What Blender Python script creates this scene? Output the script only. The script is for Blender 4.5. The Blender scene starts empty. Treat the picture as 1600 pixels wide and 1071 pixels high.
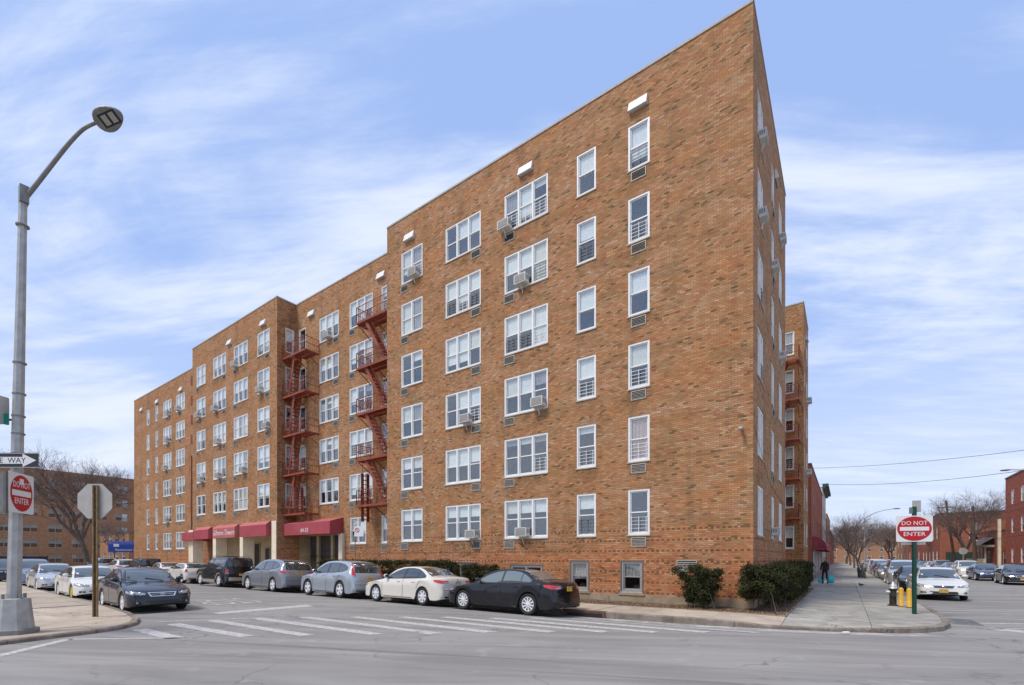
import bpy, bmesh, math, random
from mathutils import Vector, Matrix
from mathutils.bvhtree import BVHTree
random.seed(7)
PI=math.pi; R=math.radians
S=bpy.context.scene; COL=S.collection
# ------------------------------------------------------------------ camera, sky, sun, exposure
cd=bpy.data.cameras.new('camera'); cam=bpy.data.objects.new('camera',cd); COL.objects.link(cam); S.camera=cam
cam.location=(2.537,-17.714,1.8); cam.rotation_euler=(R(90),0,R(35.463))
cd.sensor_width=36; cd.lens=16.425; cd.shift_y=0.2103; cd.clip_start=.1; cd.clip_end=9000
S.view_settings.view_transform='Standard'; S.view_settings.look='None'; S.view_settings.exposure=0.6; S.view_settings.gamma=1
SUN_EL=R(58); SUN_AZ=R(203)      # azimuth of the direction the light comes from, clockwise from +Y
w=bpy.data.worlds.new('World'); S.world=w; w.use_nodes=True
N=w.node_tree.nodes; L=w.node_tree.links; N.clear()
def nd(t,**k):
    n=N.new(t)
    for a,b in k.items(): setattr(n,a,b)
    return n
sky=nd('ShaderNodeTexSky',sky_type='NISHITA',sun_disc=False,sun_elevation=SUN_EL,sun_rotation=SUN_AZ,air_density=1.2,dust_density=1.2,ozone_density=2.2)
tc=nd('ShaderNodeTexCoord'); sep=nd('ShaderNodeSeparateXYZ'); L.new(tc.outputs['Generated'],sep.inputs[0])
def mth(op,a,b=None,clamp=False):
    n=nd('ShaderNodeMath',operation=op,use_clamp=clamp)
    for i,v in enumerate((a,b)):
        if v is None: continue
        if isinstance(v,(int,float)): n.inputs[i].default_value=v
        else: L.new(v,n.inputs[i])
    return n.outputs[0]
zz=mth('ADD',mth('MAXIMUM',sep.outputs[2],0.0),.16)
cx_=mth('DIVIDE',sep.outputs[0],zz); cy_=mth('DIVIDE',sep.outputs[1],zz)
cmb=nd('ShaderNodeCombineXYZ'); L.new(cx_,cmb.inputs[0]); L.new(cy_,cmb.inputs[1])
mp=nd('ShaderNodeMapping',vector_type='TEXTURE'); mp.inputs['Rotation'].default_value=(0,0,R(22)); mp.inputs['Scale'].default_value=(2.6,.95,1); mp.inputs['Location'].default_value=(5.3,2.2,0); L.new(cmb.outputs[0],mp.inputs[0])
n1=nd('ShaderNodeTexNoise'); n1.inputs['Scale'].default_value=1.35; n1.inputs['Detail'].default_value=12; n1.inputs['Roughness'].default_value=.6; n1.inputs['Distortion'].default_value=.8; L.new(mp.outputs[0],n1.inputs[0])
mp2=nd('ShaderNodeMapping',vector_type='TEXTURE'); mp2.inputs['Rotation'].default_value=(0,0,R(30)); mp2.inputs['Scale'].default_value=(1.0,.22,1); L.new(cmb.outputs[0],mp2.inputs[0])
n2=nd('ShaderNodeTexNoise'); n2.inputs['Scale'].default_value=1.5; n2.inputs['Detail'].default_value=11; n2.inputs['Roughness'].default_value=.65; n2.inputs['Distortion'].default_value=.4; L.new(mp2.outputs[0],n2.inputs[0])
cl=mth('ADD',mth('MULTIPLY',n1.outputs['Fac'],.72),mth('MULTIPLY',n2.outputs['Fac'],.28))
rmp=nd('ShaderNodeMapRange'); rmp.interpolation_type='SMOOTHSTEP'; rmp.inputs[1].default_value=.43; rmp.inputs[2].default_value=.63; rmp.inputs[3].default_value=.12; rmp.inputs[4].default_value=.92; L.new(cl,rmp.inputs[0])
hz=nd('ShaderNodeMapRange'); hz.inputs[1].default_value=.0; hz.inputs[2].default_value=.5; hz.inputs[3].default_value=.62; hz.inputs[4].default_value=0; hz.interpolation_type='SMOOTHSTEP'; L.new(sep.outputs[2],hz.inputs[0])
fac=mth('ADD',rmp.outputs[0],mth('MULTIPLY',hz.outputs[0],mth('SUBTRACT',1.0,rmp.outputs[0])),True)
mx=nd('ShaderNodeMix',data_type='RGBA'); L.new(fac,mx.inputs[0])
tint=nd('ShaderNodeMix',data_type='RGBA'); tint.inputs[0].default_value=.8; tint.inputs[7].default_value=(1.95,3.05,5.9,1); L.new(sky.outputs[0],tint.inputs[6])
L.new(tint.outputs[2],mx.inputs[6]); mx.inputs[7].default_value=(5.1,5.55,6.5,1)
bg=nd('ShaderNodeBackground'); bg.inputs[1].default_value=.11; L.new(mx.outputs[2],bg.inputs[0])
wo=nd('ShaderNodeOutputWorld'); L.new(bg.outputs[0],wo.inputs[0])
ld=bpy.data.lights.new('sun','SUN'); ld.energy=2.0; ld.angle=R(16); ld.color=(1,.94,.86)
sun=bpy.data.objects.new('sun',ld); COL.objects.link(sun)
sd=Vector((math.sin(SUN_AZ)*math.cos(SUN_EL),math.cos(SUN_AZ)*math.cos(SUN_EL),math.sin(SUN_EL)))
sun.rotation_euler=sd.to_track_quat('Z','Y').to_euler(); sun.location=(0,-30,40)
# ------------------------------------------------------------------ helpers
def prop(o,label=None,cat=None,group=None,kind=None):
    if label: o['label']=label
    if cat: o['category']=cat
    if group: o['group']=group
    if kind: o['kind']=kind
    return o
def empty(name,loc=(0,0,0),rz=0,label=None,cat=None,group=None):
    o=bpy.data.objects.new(name,None); COL.objects.link(o); o.location=loc; o.rotation_euler=(0,0,rz); o.empty_display_size=.3
    return prop(o,label,cat,group)
def link(name,me,parent=None,loc=(0,0,0),rot=(0,0,0)):
    o=bpy.data.objects.new(name,me); COL.objects.link(o); o.location=loc; o.rotation_euler=rot
    if parent: o.parent=parent
    return o
class MB:
    """collects geometry for ONE mesh"""
    def __init__(s): s.v=[]; s.f=[]; s.m=[]
    def face(s,pts,m=0):
        b=len(s.v); s.v+= [tuple(p) for p in pts]; s.f.append(tuple(range(b,b+len(pts)))); s.m.append(m)
    def box(s,x0,x1,y0,y1,z0,z1,m=0):
        b=len(s.v); s.v+=[(x0,y0,z0),(x1,y0,z0),(x1,y1,z0),(x0,y1,z0),(x0,y0,z1),(x1,y0,z1),(x1,y1,z1),(x0,y1,z1)]
        for q in ((0,3,2,1),(4,5,6,7),(0,1,5,4),(1,2,6,5),(2,3,7,6),(3,0,4,7)): s.f.append(tuple(b+i for i in q)); s.m.append(m)
    def bar(s,p,q,a,bb=None,m=0,n=4,r2=None):
        """prism from p to q, half size a (x bb); n sides, end radius r2"""
        p=Vector(p); q=Vector(q); d=(q-p)
        if d.length<1e-6: return
        d.normalize(); u=d.cross(Vector((0,0,1)))
        if u.length<1e-3: u=Vector((1,0,0))
        u.normalize(); v=d.cross(u)
        bb=a if bb is None else bb; k=(r2/a) if r2 is not None else 1
        b=len(s.v)
        for c,sc in ((p,1),(q,k)):
            for i in range(n):
                t=2*PI*(i+.5)/n; e=1.4142 if n==4 else 1
                s.v.append(tuple(c+(u*math.cos(t)*a+v*math.sin(t)*bb)*e*sc))
        for i in range(n):
            j=(i+1)%n; s.f.append((b+i,b+j,b+n+j,b+n+i)); s.m.append(m)
        s.f.append(tuple(b+i for i in reversed(range(n)))); s.m.append(m)
        s.f.append(tuple(b+n+i for i in range(n))); s.m.append(m)
    def path(s,pts,r,n=6,m=0):
        """one connected tube through the points"""
        P=[Vector(p) for p in pts]; b=len(s.v); u=None
        for i,p in enumerate(P):
            d=(P[min(i+1,len(P)-1)]-P[max(i-1,0)]).normalized()
            if u is None: u=d.orthogonal().normalized()
            else: u=(u-d*u.dot(d)).normalized()
            v=d.cross(u); ra=r[i] if isinstance(r,list) else r
            for k in range(n): t=2*PI*k/n; s.v.append(tuple(p+(u*math.cos(t)+v*math.sin(t))*ra))
        for i in range(len(P)-1):
            for k in range(n):
                j=(k+1)%n; s.f.append((b+i*n+k,b+i*n+j,b+(i+1)*n+j,b+(i+1)*n+k)); s.m.append(m)
        s.f.append(tuple(b+k for k in reversed(range(n)))); s.m.append(m); s.f.append(tuple(b+(len(P)-1)*n+k for k in range(n))); s.m.append(m)
    def lathe(s,prof,n=16,axis='z',c=(0,0,0),m=0,caps=True):
        b=len(s.v)
        for (r,h) in prof:
            for i in range(n):
                t=2*PI*i/n; a,bb=r*math.cos(t),r*math.sin(t)
                s.v.append({'z':(c[0]+a,c[1]+bb,c[2]+h),'y':(c[0]+a,c[1]+h,c[2]+bb),'x':(c[0]+h,c[1]+a,c[2]+bb)}[axis])
        for k in range(len(prof)-1):
            for i in range(n):
                j=(i+1)%n; s.f.append((b+k*n+i,b+k*n+j,b+(k+1)*n+j,b+(k+1)*n+i)); s.m.append(m)
        if caps:
            s.f.append(tuple(b+i for i in range(n))); s.m.append(m)
            s.f.append(tuple(b+(len(prof)-1)*n+i for i in range(n))); s.m.append(m)
    def ell(s,c,r,n=12,k=8,m=0):
        prof=[(max(.001,math.sin(PI*i/k)),-math.cos(PI*i/k)) for i in range(k+1)]
        b=len(s.v)
        for (rr,h) in prof:
            for i in range(n):
                t=2*PI*i/n; s.v.append((c[0]+rr*math.cos(t)*r[0],c[1]+rr*math.sin(t)*r[1],c[2]+h*r[2]))
        for q in range(k):
            for i in range(n):
                j=(i+1)%n; s.f.append((b+q*n+i,b+q*n+j,b+(q+1)*n+j,b+(q+1)*n+i)); s.m.append(m)
    def mesh(s,name,mats,smooth=False):
        me=bpy.data.meshes.new(name); me.from_pydata(s.v,[],s.f)
        for m in (mats if isinstance(mats,(list,tuple)) else [mats]): me.materials.append(m)
        me.polygons.foreach_set('material_index',s.m)
        if smooth: me.polygons.foreach_set('use_smooth',[True]*len(s.f))
        me.update(); return me
    def build(s,name,mats,parent=None,loc=(0,0,0),rot=(0,0,0),smooth=False):
        return link(name,s.mesh(name,mats,smooth),parent,loc,rot)
def weld(me,ang=None):
    bm=bmesh.new(); bm.from_mesh(me); bmesh.ops.remove_doubles(bm,verts=bm.verts,dist=.0005); bmesh.ops.recalc_face_normals(bm,faces=bm.faces)
    if ang is not None:
        for f in bm.faces: f.smooth=True
        for e in bm.edges: e.smooth = (len(e.link_faces)==2 and e.calc_face_angle(0)<ang)
    bm.to_mesh(me); bm.free(); return me
def text(name,body,size,mat,parent,loc,rot,ext=.003,shear=0,align='CENTER',sx=1):
    c=bpy.data.curves.new(name,'FONT'); c.body=body; c.size=size; c.extrude=ext; c.align_x=align; c.align_y='CENTER'; c.shear=shear; c.resolution_u=2
    t=bpy.data.objects.new('t',c); COL.objects.link(t)
    dg=bpy.context.evaluated_depsgraph_get(); me=bpy.data.meshes.new_from_object(t.evaluated_get(dg))
    bpy.data.objects.remove(t); me.materials.clear(); me.materials.append(mat)
    o=link(name,me,parent,loc,rot); o.scale=(sx,1,1); return o
# ------------------------------------------------------------------ materials
def mat(name,col,rough=.6,metal=0,spec=.5,coat=0,noise=0,nscale=8,bump=0,bscale=60,emit=None,alpha=None):
    m=bpy.data.materials.new(name); m.use_nodes=True; n=m.node_tree.nodes; l=m.node_tree.links; b=n['Principled BSDF']
    b.inputs['Base Color'].default_value=(*col,1); b.inputs['Roughness'].default_value=rough; b.inputs['Metallic'].default_value=metal
    b.inputs['Specular IOR Level'].default_value=spec; b.inputs['Coat Weight'].default_value=coat; b.inputs['Coat Roughness'].default_value=.04
    m.diffuse_color=(*col,1)
    if noise or bump:
        t=n.new('ShaderNodeTexCoord')
    if noise:
        a=n.new('ShaderNodeTexNoise'); a.inputs['Scale'].default_value=nscale; a.inputs['Detail'].default_value=6; l.new(t.outputs['Object'],a.inputs[0])
        r=n.new('ShaderNodeMapRange'); r.inputs[1].default_value=.3; r.inputs[2].default_value=.7; r.inputs[3].default_value=1-noise; r.inputs[4].default_value=1+noise; l.new(a.outputs['Fac'],r.inputs[0])
        x=n.new('ShaderNodeVectorMath'); x.operation='SCALE'; x.inputs[0].default_value=col; l.new(r.outputs[0],x.inputs['Scale']); l.new(x.outputs[0],b.inputs['Base Color'])
    if bump:
        a=n.new('ShaderNodeTexNoise'); a.inputs['Scale'].default_value=bscale; a.inputs['Detail'].default_value=4; l.new(t.outputs['Object'],a.inputs[0])
        bp=n.new('ShaderNodeBump'); bp.inputs['Strength'].default_value=bump; bp.inputs['Distance'].default_value=.01; l.new(a.outputs['Fac'],bp.inputs['Height']); l.new(bp.outputs[0],b.inputs['Normal'])
    return m
class NT:
    def __init__(s,name):
        s.m=bpy.data.materials.new(name); s.m.use_nodes=True; s.n=s.m.node_tree.nodes; s.l=s.m.node_tree.links; s.b=s.n['Principled BSDF']
    def new(s,t,**k):
        x=s.n.new(t)
        for a,b in k.items(): setattr(x,a,b)
        return x
    def put(s,sock,v):
        if isinstance(v,(int,float)): sock.default_value=v
        elif isinstance(v,tuple): sock.default_value=v if len(v)==len(sock.default_value) else (*v,1)
        else: s.l.new(v,sock)
    def math(s,op,a,b=None,c=None,clamp=False):
        x=s.new('ShaderNodeMath',operation=op,use_clamp=clamp)
        for i,v in enumerate((a,b,c)):
            if v is not None: s.put(x.inputs[i],v)
        return x.outputs[0]
    def mix(s,f,a,b,bt='MIX'):
        x=s.new('ShaderNodeMix',data_type='RGBA',blend_type=bt); s.put(x.inputs[0],f); s.put(x.inputs[6],a); s.put(x.inputs[7],b); return x.outputs[2]
    def noise(s,vec,scale,detail=5,rough=.5,dist=0,dim='3D'):
        x=s.new('ShaderNodeTexNoise'); x.inputs['Scale'].default_value=scale; x.inputs['Detail'].default_value=detail; x.inputs['Roughness'].default_value=rough; x.inputs['Distortion'].default_value=dist; s.l.new(vec,x.inputs[0]); return x.outputs['Fac']
    def rng(s,v,a,b,c,d,sm=True):
        x=s.new('ShaderNodeMapRange'); x.interpolation_type='SMOOTHSTEP' if sm else 'LINEAR'
        for i,q in enumerate((v,a,b,c,d)): s.put(x.inputs[i],q)
        return x.outputs[0]
    def ramp(s,v,stops,const=True):
        x=s.new('ShaderNodeValToRGB'); x.color_ramp.interpolation='CONSTANT' if const else 'LINEAR'
        while len(x.color_ramp.elements)<len(stops): x.color_ramp.elements.new(.5)
        for e,(p,c) in zip(x.color_ramp.elements,stops): e.position=p; e.color=(*c,1)
        s.l.new(v,x.inputs[0]); return x.outputs[0]
def brick_mat(name,stops,mortar,base=None,bw=.195,bh=.0677,stain=.25,redlow=False):
    t=NT(name); g=t.new('ShaderNodeNewGeometry'); sp=t.new('ShaderNodeSeparateXYZ'); t.l.new(g.outputs['Position'],sp.inputs[0])
    sn=t.new('ShaderNodeSeparateXYZ'); t.l.new(g.outputs['True Normal'],sn.inputs[0])
    isx=t.math('GREATER_THAN',t.math('ABSOLUTE',sn.outputs[0]),.7)
    u=t.math('ADD',t.math('MULTIPLY',sp.outputs[1],isx),t.math('MULTIPLY',sp.outputs[0],t.math('SUBTRACT',1,isx)))
    z=sp.outputs[2]; row=t.math('FLOOR',t.math('DIVIDE',z,bh)); fz=t.math('FRACT',t.math('DIVIDE',z,bh))
    rl=t.new('ShaderNodeTexWhiteNoise',noise_dimensions='1D'); t.l.new(row,rl.inputs['W'])
    sh=t.math('ADD',t.math('MULTIPLY',t.math('FLOORED_MODULO',row,2),.5),t.math('MULTIPLY',rl.outputs['Value'],.08))
    hdr=t.math('MULTIPLY',t.math('LESS_THAN',t.math('FLOORED_MODULO',row,6),.5),t.math('LESS_THAN',z,3.0)) if redlow else 0
    wd=t.math('MULTIPLY',t.math('ADD',1,hdr),1/bw)
    ub=t.math('ADD',t.math('MULTIPLY',u,wd),sh); bi=t.math('FLOOR',ub); fu=t.math('FRACT',ub)
    cv=t.new('ShaderNodeCombineXYZ'); t.l.new(bi,cv.inputs[0]); t.l.new(row,cv.inputs[1]); t.l.new(isx,cv.inputs[2])
    wn=t.new('ShaderNodeTexWhiteNoise',noise_dimensions='3D'); t.l.new(cv.outputs[0],wn.inputs['Vector'])
    wn2=t.new('ShaderNodeTexWhiteNoise',noise_dimensions='3D')
    v2=t.new('ShaderNodeVectorMath',operation='ADD'); v2.inputs[1].default_value=(7.3,1.1,4.4); t.l.new(cv.outputs[0],v2.inputs[0]); t.l.new(v2.outputs[0],wn2.inputs['Vector'])
    big=t.noise(g.outputs['Position'],.35,4,.6)
    val=t.math('ADD',wn.outputs['Value'],t.math('MULTIPLY',t.math('SUBTRACT',big,.5),.12),clamp=True)
    c=t.ramp(val,stops)
    c=t.mix(1.0,c,t.ramp(wn2.outputs['Value'],[(0,(.88,.88,.88)),(1,(1.11,1.11,1.11))],False),'MULTIPLY')
    mpb=t.new('ShaderNodeMapping'); mpb.inputs['Scale'].default_value=(.45,.45,1.1); t.l.new(g.outputs['Position'],mpb.inputs[0])
    b1=t.noise(mpb.outputs[0],.9,6,.62,.4); mpc=t.new('ShaderNodeMapping'); mpc.inputs['Location'].default_value=(31,17,9); t.l.new(mpb.outputs[0],mpc.inputs[0]); b2=t.noise(mpc.outputs[0],1.3,6,.65,.3)
    if redlow:
        c=t.mix(t.rng(b1,.50,.62,0,.75),c,t.mix(1.0,c,(1.10,1.22,1.5,1),'MULTIPLY'))
        c=t.mix(t.rng(b2,.49,.60,0,.85),c,t.mix(1.0,c,(.76,.82,.76,1),'MULTIPLY'))
        c=t.mix(t.rng(b1,.48,.38,0,.7),c,t.mix(1.0,c,(1.08,.94,.82,1),'MULTIPLY'))
    if redlow:   # grime washed down below the window sills
        mxs=None
        for xc,hw in ((-16.85,.9),(-13.14,1.25),(-9.33,1.25),(-6.27,.5),(-4.0,.55),(-26.8,1.2),(-23.3,1.2),(-43.9,.95),(-40.3,1.2),(-36.5,1.2),(-33,.9)):
            e=t.rng(t.math('ABSOLUTE',t.math('SUBTRACT',sp.outputs[0],xc)),hw*.8,hw*1.15,1,0); mxs=e if mxs is None else t.math('ADD',mxs,e)
        q=t.math('FRACT',t.math('DIVIDE',t.math('SUBTRACT',17.07,z),2.87)); band_=t.math('MULTIPLY',t.rng(q,.05,.40,1,0),t.math('LESS_THAN',z,17.05))
        gr=t.math('MULTIPLY',t.math('MULTIPLY',mxs,band_),t.math('MULTIPLY',t.rng(t.noise(g.outputs['Position'],2.2,6,.7),.38,.62,0,.62),t.math('SUBTRACT',1,isx)))
        c=t.mix(gr,c,t.mix(1.0,c,(.45,.48,.50,1),'MULTIPLY'))
    if redlow:
        c=t.mix(t.math('MULTIPLY',t.rng(z,1.6,3.2,.62,0),.9),c,t.mix(1.0,c,(1.22,.84,.74,1),'MULTIPLY'))
        alt=t.math('MULTIPLY',hdr,t.math('LESS_THAN',t.math('FLOORED_MODULO',bi,2),.5))
        c=t.mix(t.math('MULTIPLY',alt,.75),c,(.075,.04,.025,1))
    mm=t.math('MAXIMUM',t.math('LESS_THAN',fz,.17),t.math('MULTIPLY',t.math('LESS_THAN',fu,.06),.8))
    c=t.mix(mm,c,(*mortar,1))
    # soft weathering: rain streaks and dirt with shapes of their own
    mpn=t.new('ShaderNodeMapping'); mpn.inputs['Scale'].default_value=(1.3,1.3,.18); t.l.new(g.outputs['Position'],mpn.inputs[0])
    st=t.noise(mpn.outputs[0],1.0,6,.65); st2=t.noise(g.outputs['Position'],.9,5,.6)
    k=t.math('MULTIPLY',t.rng(st,.5,.75,0,stain),1.0); c=t.mix(k,c,(.10,.072,.045,1))
    c=t.mix(t.math('MULTIPLY',t.rng(st2,.52,.78,0,stain),.8),c,(.46,.27,.14,1))
    t.l.new(c,t.b.inputs['Base Color']); t.b.inputs['Roughness'].default_value=.9; t.b.inputs['Specular IOR Level'].default_value=.25
    hgt=t.math('SUBTRACT',t.math('MULTIPLY',wn.outputs['Value'],.3),mm)
    bp=t.new('ShaderNodeBump'); bp.inputs['Strength'].default_value=.55; bp.inputs['Distance'].default_value=.012; t.l.new(hgt,bp.inputs['Height']); t.l.new(bp.outputs[0],t.b.inputs['Normal'])
    return t.m
M={}
M['brick']=brick_mat('tan_brick',[(0,(.17,.105,.045)),(.03,(.40,.188,.080)),(.34,(.43,.215,.094)),(.60,(.46,.24,.110)),(.80,(.385,.158,.075)),(.91,(.49,.29,.155)),(.98,(.24,.12,.06))],(.20,.125,.078),redlow=True,stain=.38)
M['brick_red']=brick_mat('red_brick',[(0,(.30,.075,.045)),(.3,(.36,.095,.055)),(.7,(.42,.125,.07)),(.93,(.22,.06,.04))],(.34,.16,.11),stain=.12)
M['brick_orange']=brick_mat('orange_brick',[(0,(.34,.105,.055)),(.4,(.38,.125,.068)),(.8,(.30,.085,.048))],(.40,.2,.13),stain=.12)
M['brick_brown']=brick_mat('brown_brick',[(0,(.36,.18,.095)),(.4,(.44,.235,.125)),(.8,(.31,.145,.08))],(.30,.18,.11),stain=.3)
def asphalt():
    t=NT('asphalt'); g=t.new('ShaderNodeNewGeometry'); P=g.outputs['Position']
    mpn=t.new('ShaderNodeMapping',vector_type='TEXTURE'); mpn.inputs['Scale'].default_value=(7,.8,1); mpn.inputs['Rotation'].default_value=(0,0,R(27)); t.l.new(P,mpn.inputs[0])
    s1=t.noise(mpn.outputs[0],1.1,7,.62,.6); s2=t.noise(P,.25,4); s3=t.noise(P,60,3,.8); s4=t.noise(P,220,2,.9)
    c=t.mix(t.rng(s1,.35,.68,0,1),(.225,.21,.195,1),(.345,.324,.30,1))
    c=t.mix(t.rng(s2,.4,.65,0,.4),c,(.33,.315,.295,1))
    c=t.mix(t.rng(s3,.35,.7,0,.4),c,(.14,.133,.126,1)); c=t.mix(t.rng(s4,.55,.75,0,.5),c,(.45,.43,.41,1))
    # dark skid marks
    mp3=t.new('ShaderNodeMapping',vector_type='TEXTURE'); mp3.inputs['Scale'].default_value=(16,.3,1); mp3.inputs['Rotation'].default_value=(0,0,R(21)); t.l.new(P,mp3.inputs[0])
    sk=t.noise(mp3.outputs[0],.9,3,.5,.3); c=t.mix(t.rng(sk,.60,.68,0,.45),c,(.11,.103,.098,1)); ol=t.noise(P,.8,6,.72,.8); ag=t.noise(P,110,2,.9); c=t.mix(t.rng(ag,.56,.66,0,.7),c,(.10,.095,.09,1)); c=t.mix(t.rng(ol,.60,.68,0,.32),c,(.12,.11,.10,1)); c=t.mix(t.rng(ol,.42,.34,0,.3),c,(.40,.385,.36,1))
    # salt dust along the gutter, thin cracks
    vo=t.new('ShaderNodeTexVoronoi',feature='DISTANCE_TO_EDGE'); vo.inputs['Scale'].default_value=.42
    wv=t.new('ShaderNodeVectorMath',operation='ADD'); nz=t.new('ShaderNodeTexNoise'); nz.inputs['Scale'].default_value=1.3; nz.inputs['Detail'].default_value=6; t.l.new(P,nz.inputs[0]); t.l.new(P,wv.inputs[0]); t.l.new(nz.outputs['Color'],wv.inputs[1]); t.l.new(wv.outputs[0],vo.inputs['Vector'])
    cr=t.math('MULTIPLY',t.rng(vo.outputs['Distance'],.003,.014,1,0),t.rng(s2,.46,.60,0,.42)); c=t.mix(cr,c,(.05,.047,.045,1))
    t.l.new(c,t.b.inputs['Base Color']); t.b.inputs['Roughness'].default_value=.88; t.b.inputs['Specular IOR Level'].default_value=.3
    bp=t.new('ShaderNodeBump'); bp.inputs['Strength'].default_value=.5; bp.inputs['Distance'].default_value=.006; t.l.new(s3,bp.inputs['Height']); t.l.new(bp.outputs[0],t.b.inputs['Normal'])
    return t.m
M['asphalt']=asphalt()
def paint_mark():
    t=NT('road_paint'); g=t.new('ShaderNodeNewGeometry'); P=g.outputs['Position']
    a=t.noise(P,9,6,.7); b=t.noise(P,70,3,.8); c=t.mix(t.rng(a,.32,.58,.0,.9),(.68,.66,.62,1),(.36,.34,.32,1)); c=t.mix(t.rng(b,.50,.66,0,.85),c,(.27,.255,.24,1))
    t.l.new(c,t.b.inputs['Base Color']); t.b.inputs['Roughness'].default_value=.7; return t.m
M['paint']=paint_mark()
def concrete(name,c0,c1,sc=1.4):
    t=NT(name); g=t.new('ShaderNodeNewGeometry'); P=g.outputs['Position']; oi=t.new('ShaderNodeObjectInfo')
    a=t.noise(P,sc,7,.65); b=t.noise(P,40,4,.75); d=t.noise(P,.5,3)
    c=t.mix(t.rng(a,.35,.68,0,1),(*c0,1),(*c1,1)); k=t.math('ADD',.86,t.math('MULTIPLY',oi.outputs['Random'],.2)); 
    x=t.new('ShaderNodeVectorMath',operation='SCALE'); t.l.new(c,x.inputs[0]); t.l.new(k,x.inputs['Scale'])
    c=t.mix(t.rng(b,.5,.75,0,.5),x.outputs[0],tuple(q*.62 for q in c0)+(1,)); c=t.mix(t.rng(d,.55,.7,0,.25),c,(.2,.17,.13,1))
    vo=t.new('ShaderNodeTexVoronoi'); vo.inputs['Scale'].default_value=2.2; t.l.new(P,vo.inputs['Vector']); c=t.mix(t.rng(vo.outputs['Distance'],.03,.045,.6,0),c,(.07,.06,.055,1)); ve=t.new('ShaderNodeTexVoronoi',feature='DISTANCE_TO_EDGE'); ve.inputs['Scale'].default_value=.6; nz=t.new('ShaderNodeTexNoise'); nz.inputs['Scale'].default_value=1.7; nz.inputs['Detail'].default_value=7; t.l.new(P,nz.inputs[0]); wv=t.new('ShaderNodeVectorMath',operation='ADD'); t.l.new(P,wv.inputs[0]); t.l.new(nz.outputs['Color'],wv.inputs[1]); t.l.new(wv.outputs[0],ve.inputs['Vector']); c=t.mix(t.math('MULTIPLY',t.rng(ve.outputs['Distance'],.003,.011,1,0),t.rng(d,.46,.56,0,.8)),c,(.08,.07,.06,1)); c=t.mix(t.rng(t.noise(P,2.6,6,.75,.6),.56,.68,0,.45),c,tuple(q*.6 for q in c0)+(1,))
    t.l.new(c,t.b.inputs['Base Color']); t.b.inputs['Roughness'].default_value=.9
    bp=t.new('ShaderNodeBump'); bp.inputs['Strength'].default_value=.3; bp.inputs['Distance'].default_value=.006; t.l.new(b,bp.inputs['Height']); t.l.new(bp.outputs[0],t.b.inputs['Normal']); return t.m
M['slab_warm']=concrete('warm_concrete',(.40,.32,.24),(.5,.42,.33))
M['slab_grey']=concrete('grey_concrete',(.28,.26,.22),(.42,.39,.335))
M['kerb']=concrete('kerb_concrete',(.17,.135,.105),(.30,.25,.20),3)
M['kerb_brown']=mat('painted_kerb_steel',(.10,.055,.035),.7,noise=.4,nscale=5)
M['plinth']=concrete('parged_concrete',(.27,.2,.13),(.38,.29,.19),2)
M['soil']=mat('planting_soil',(.13,.085,.055),.95,noise=.5,nscale=14,bump=1,bscale=40)
M['joint']=mat('joint_dirt',(.12,.10,.08),.95)
M['pvc']=mat('white_window_frame',(.78,.77,.74),.45,noise=.06,nscale=3)
M['frame_grey']=mat('grey_aluminium',(.36,.35,.33),.45,.3)
M['coping']=mat('dark_metal_coping',(.16,.12,.1),.6)
M['coping_light']=mat('grey_stone_coping',(.42,.39,.35),.75,noise=.15)
M['blind_white']=mat('white_blind',(.86,.86,.85),.8,noise=.06,nscale=4)
M['blind_cream']=mat('cream_blind',(.78,.75,.68),.85,noise=.08,nscale=4)
M['curtain']=mat('grey_curtain',(.42,.40,.39),.9,noise=.25,nscale=9)
M['curtain_rose']=mat('rose_curtain',(.55,.40,.38),.9,noise=.15,nscale=9)
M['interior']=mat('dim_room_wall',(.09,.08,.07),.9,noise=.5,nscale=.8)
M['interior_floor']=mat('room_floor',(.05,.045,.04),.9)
def glass():
    m=bpy.data.materials.new('window_glass'); m.use_nodes=True; n=m.node_tree.nodes; l=m.node_tree.links; n.clear()
    o=n.new('ShaderNodeOutputMaterial'); x=n.new('ShaderNodeMixShader'); a=n.new('ShaderNodeBsdfTransparent'); b=n.new('ShaderNodeBsdfGlossy')
    a.inputs[0].default_value=(.95,.97,.96,1); b.inputs['Roughness'].default_value=.02; b.inputs[0].default_value=(.95,.97,1,1)
    f=n.new('ShaderNodeLayerWeight'); f.inputs[0].default_value=.5; pw=n.new('ShaderNodeMath'); pw.operation='POWER'; pw.inputs[1].default_value=4.0; l.new(f.outputs['Facing'],pw.inputs[0]); ad=n.new('ShaderNodeMath'); ad.operation='MULTIPLY_ADD'; ad.inputs[1].default_value=.85; ad.inputs[2].default_value=.12; l.new(pw.outputs[0],ad.inputs[0])
    nz=n.new('ShaderNodeTexNoise'); nz.inputs['Scale'].default_value=1.1; tcn=n.new('ShaderNodeNewGeometry'); l.new(tcn.outputs['Position'],nz.inputs[0])
    bp=n.new('ShaderNodeBump'); bp.inputs['Strength'].default_value=.12; bp.inputs['Distance'].default_value=.02; l.new(nz.outputs['Fac'],bp.inputs['Height']); l.new(bp.outputs[0],b.inputs['Normal'])
    l.new(ad.outputs[0],x.inputs[0]); l.new(a.outputs[0],x.inputs[1]); l.new(b.outputs[0],x.inputs[2]); l.new(x.outputs[0],o.inputs[0]); return m
M['glass']=glass()
M['ac']=mat('air_conditioner_shell',(.62,.60,.56),.5,noise=.12,nscale=6)
M['ac_dark']=mat('air_conditioner_fins',(.16,.16,.155),.6)
M['grille']=mat('vent_louvre',(.20,.185,.16),.6,.2,noise=.2)
M['grille_frame']=mat('vent_frame',(.42,.39,.33),.6,noise=.15)
M['vent_cap']=mat('white_vent_hood',(.72,.71,.68),.55,noise=.08)
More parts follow.
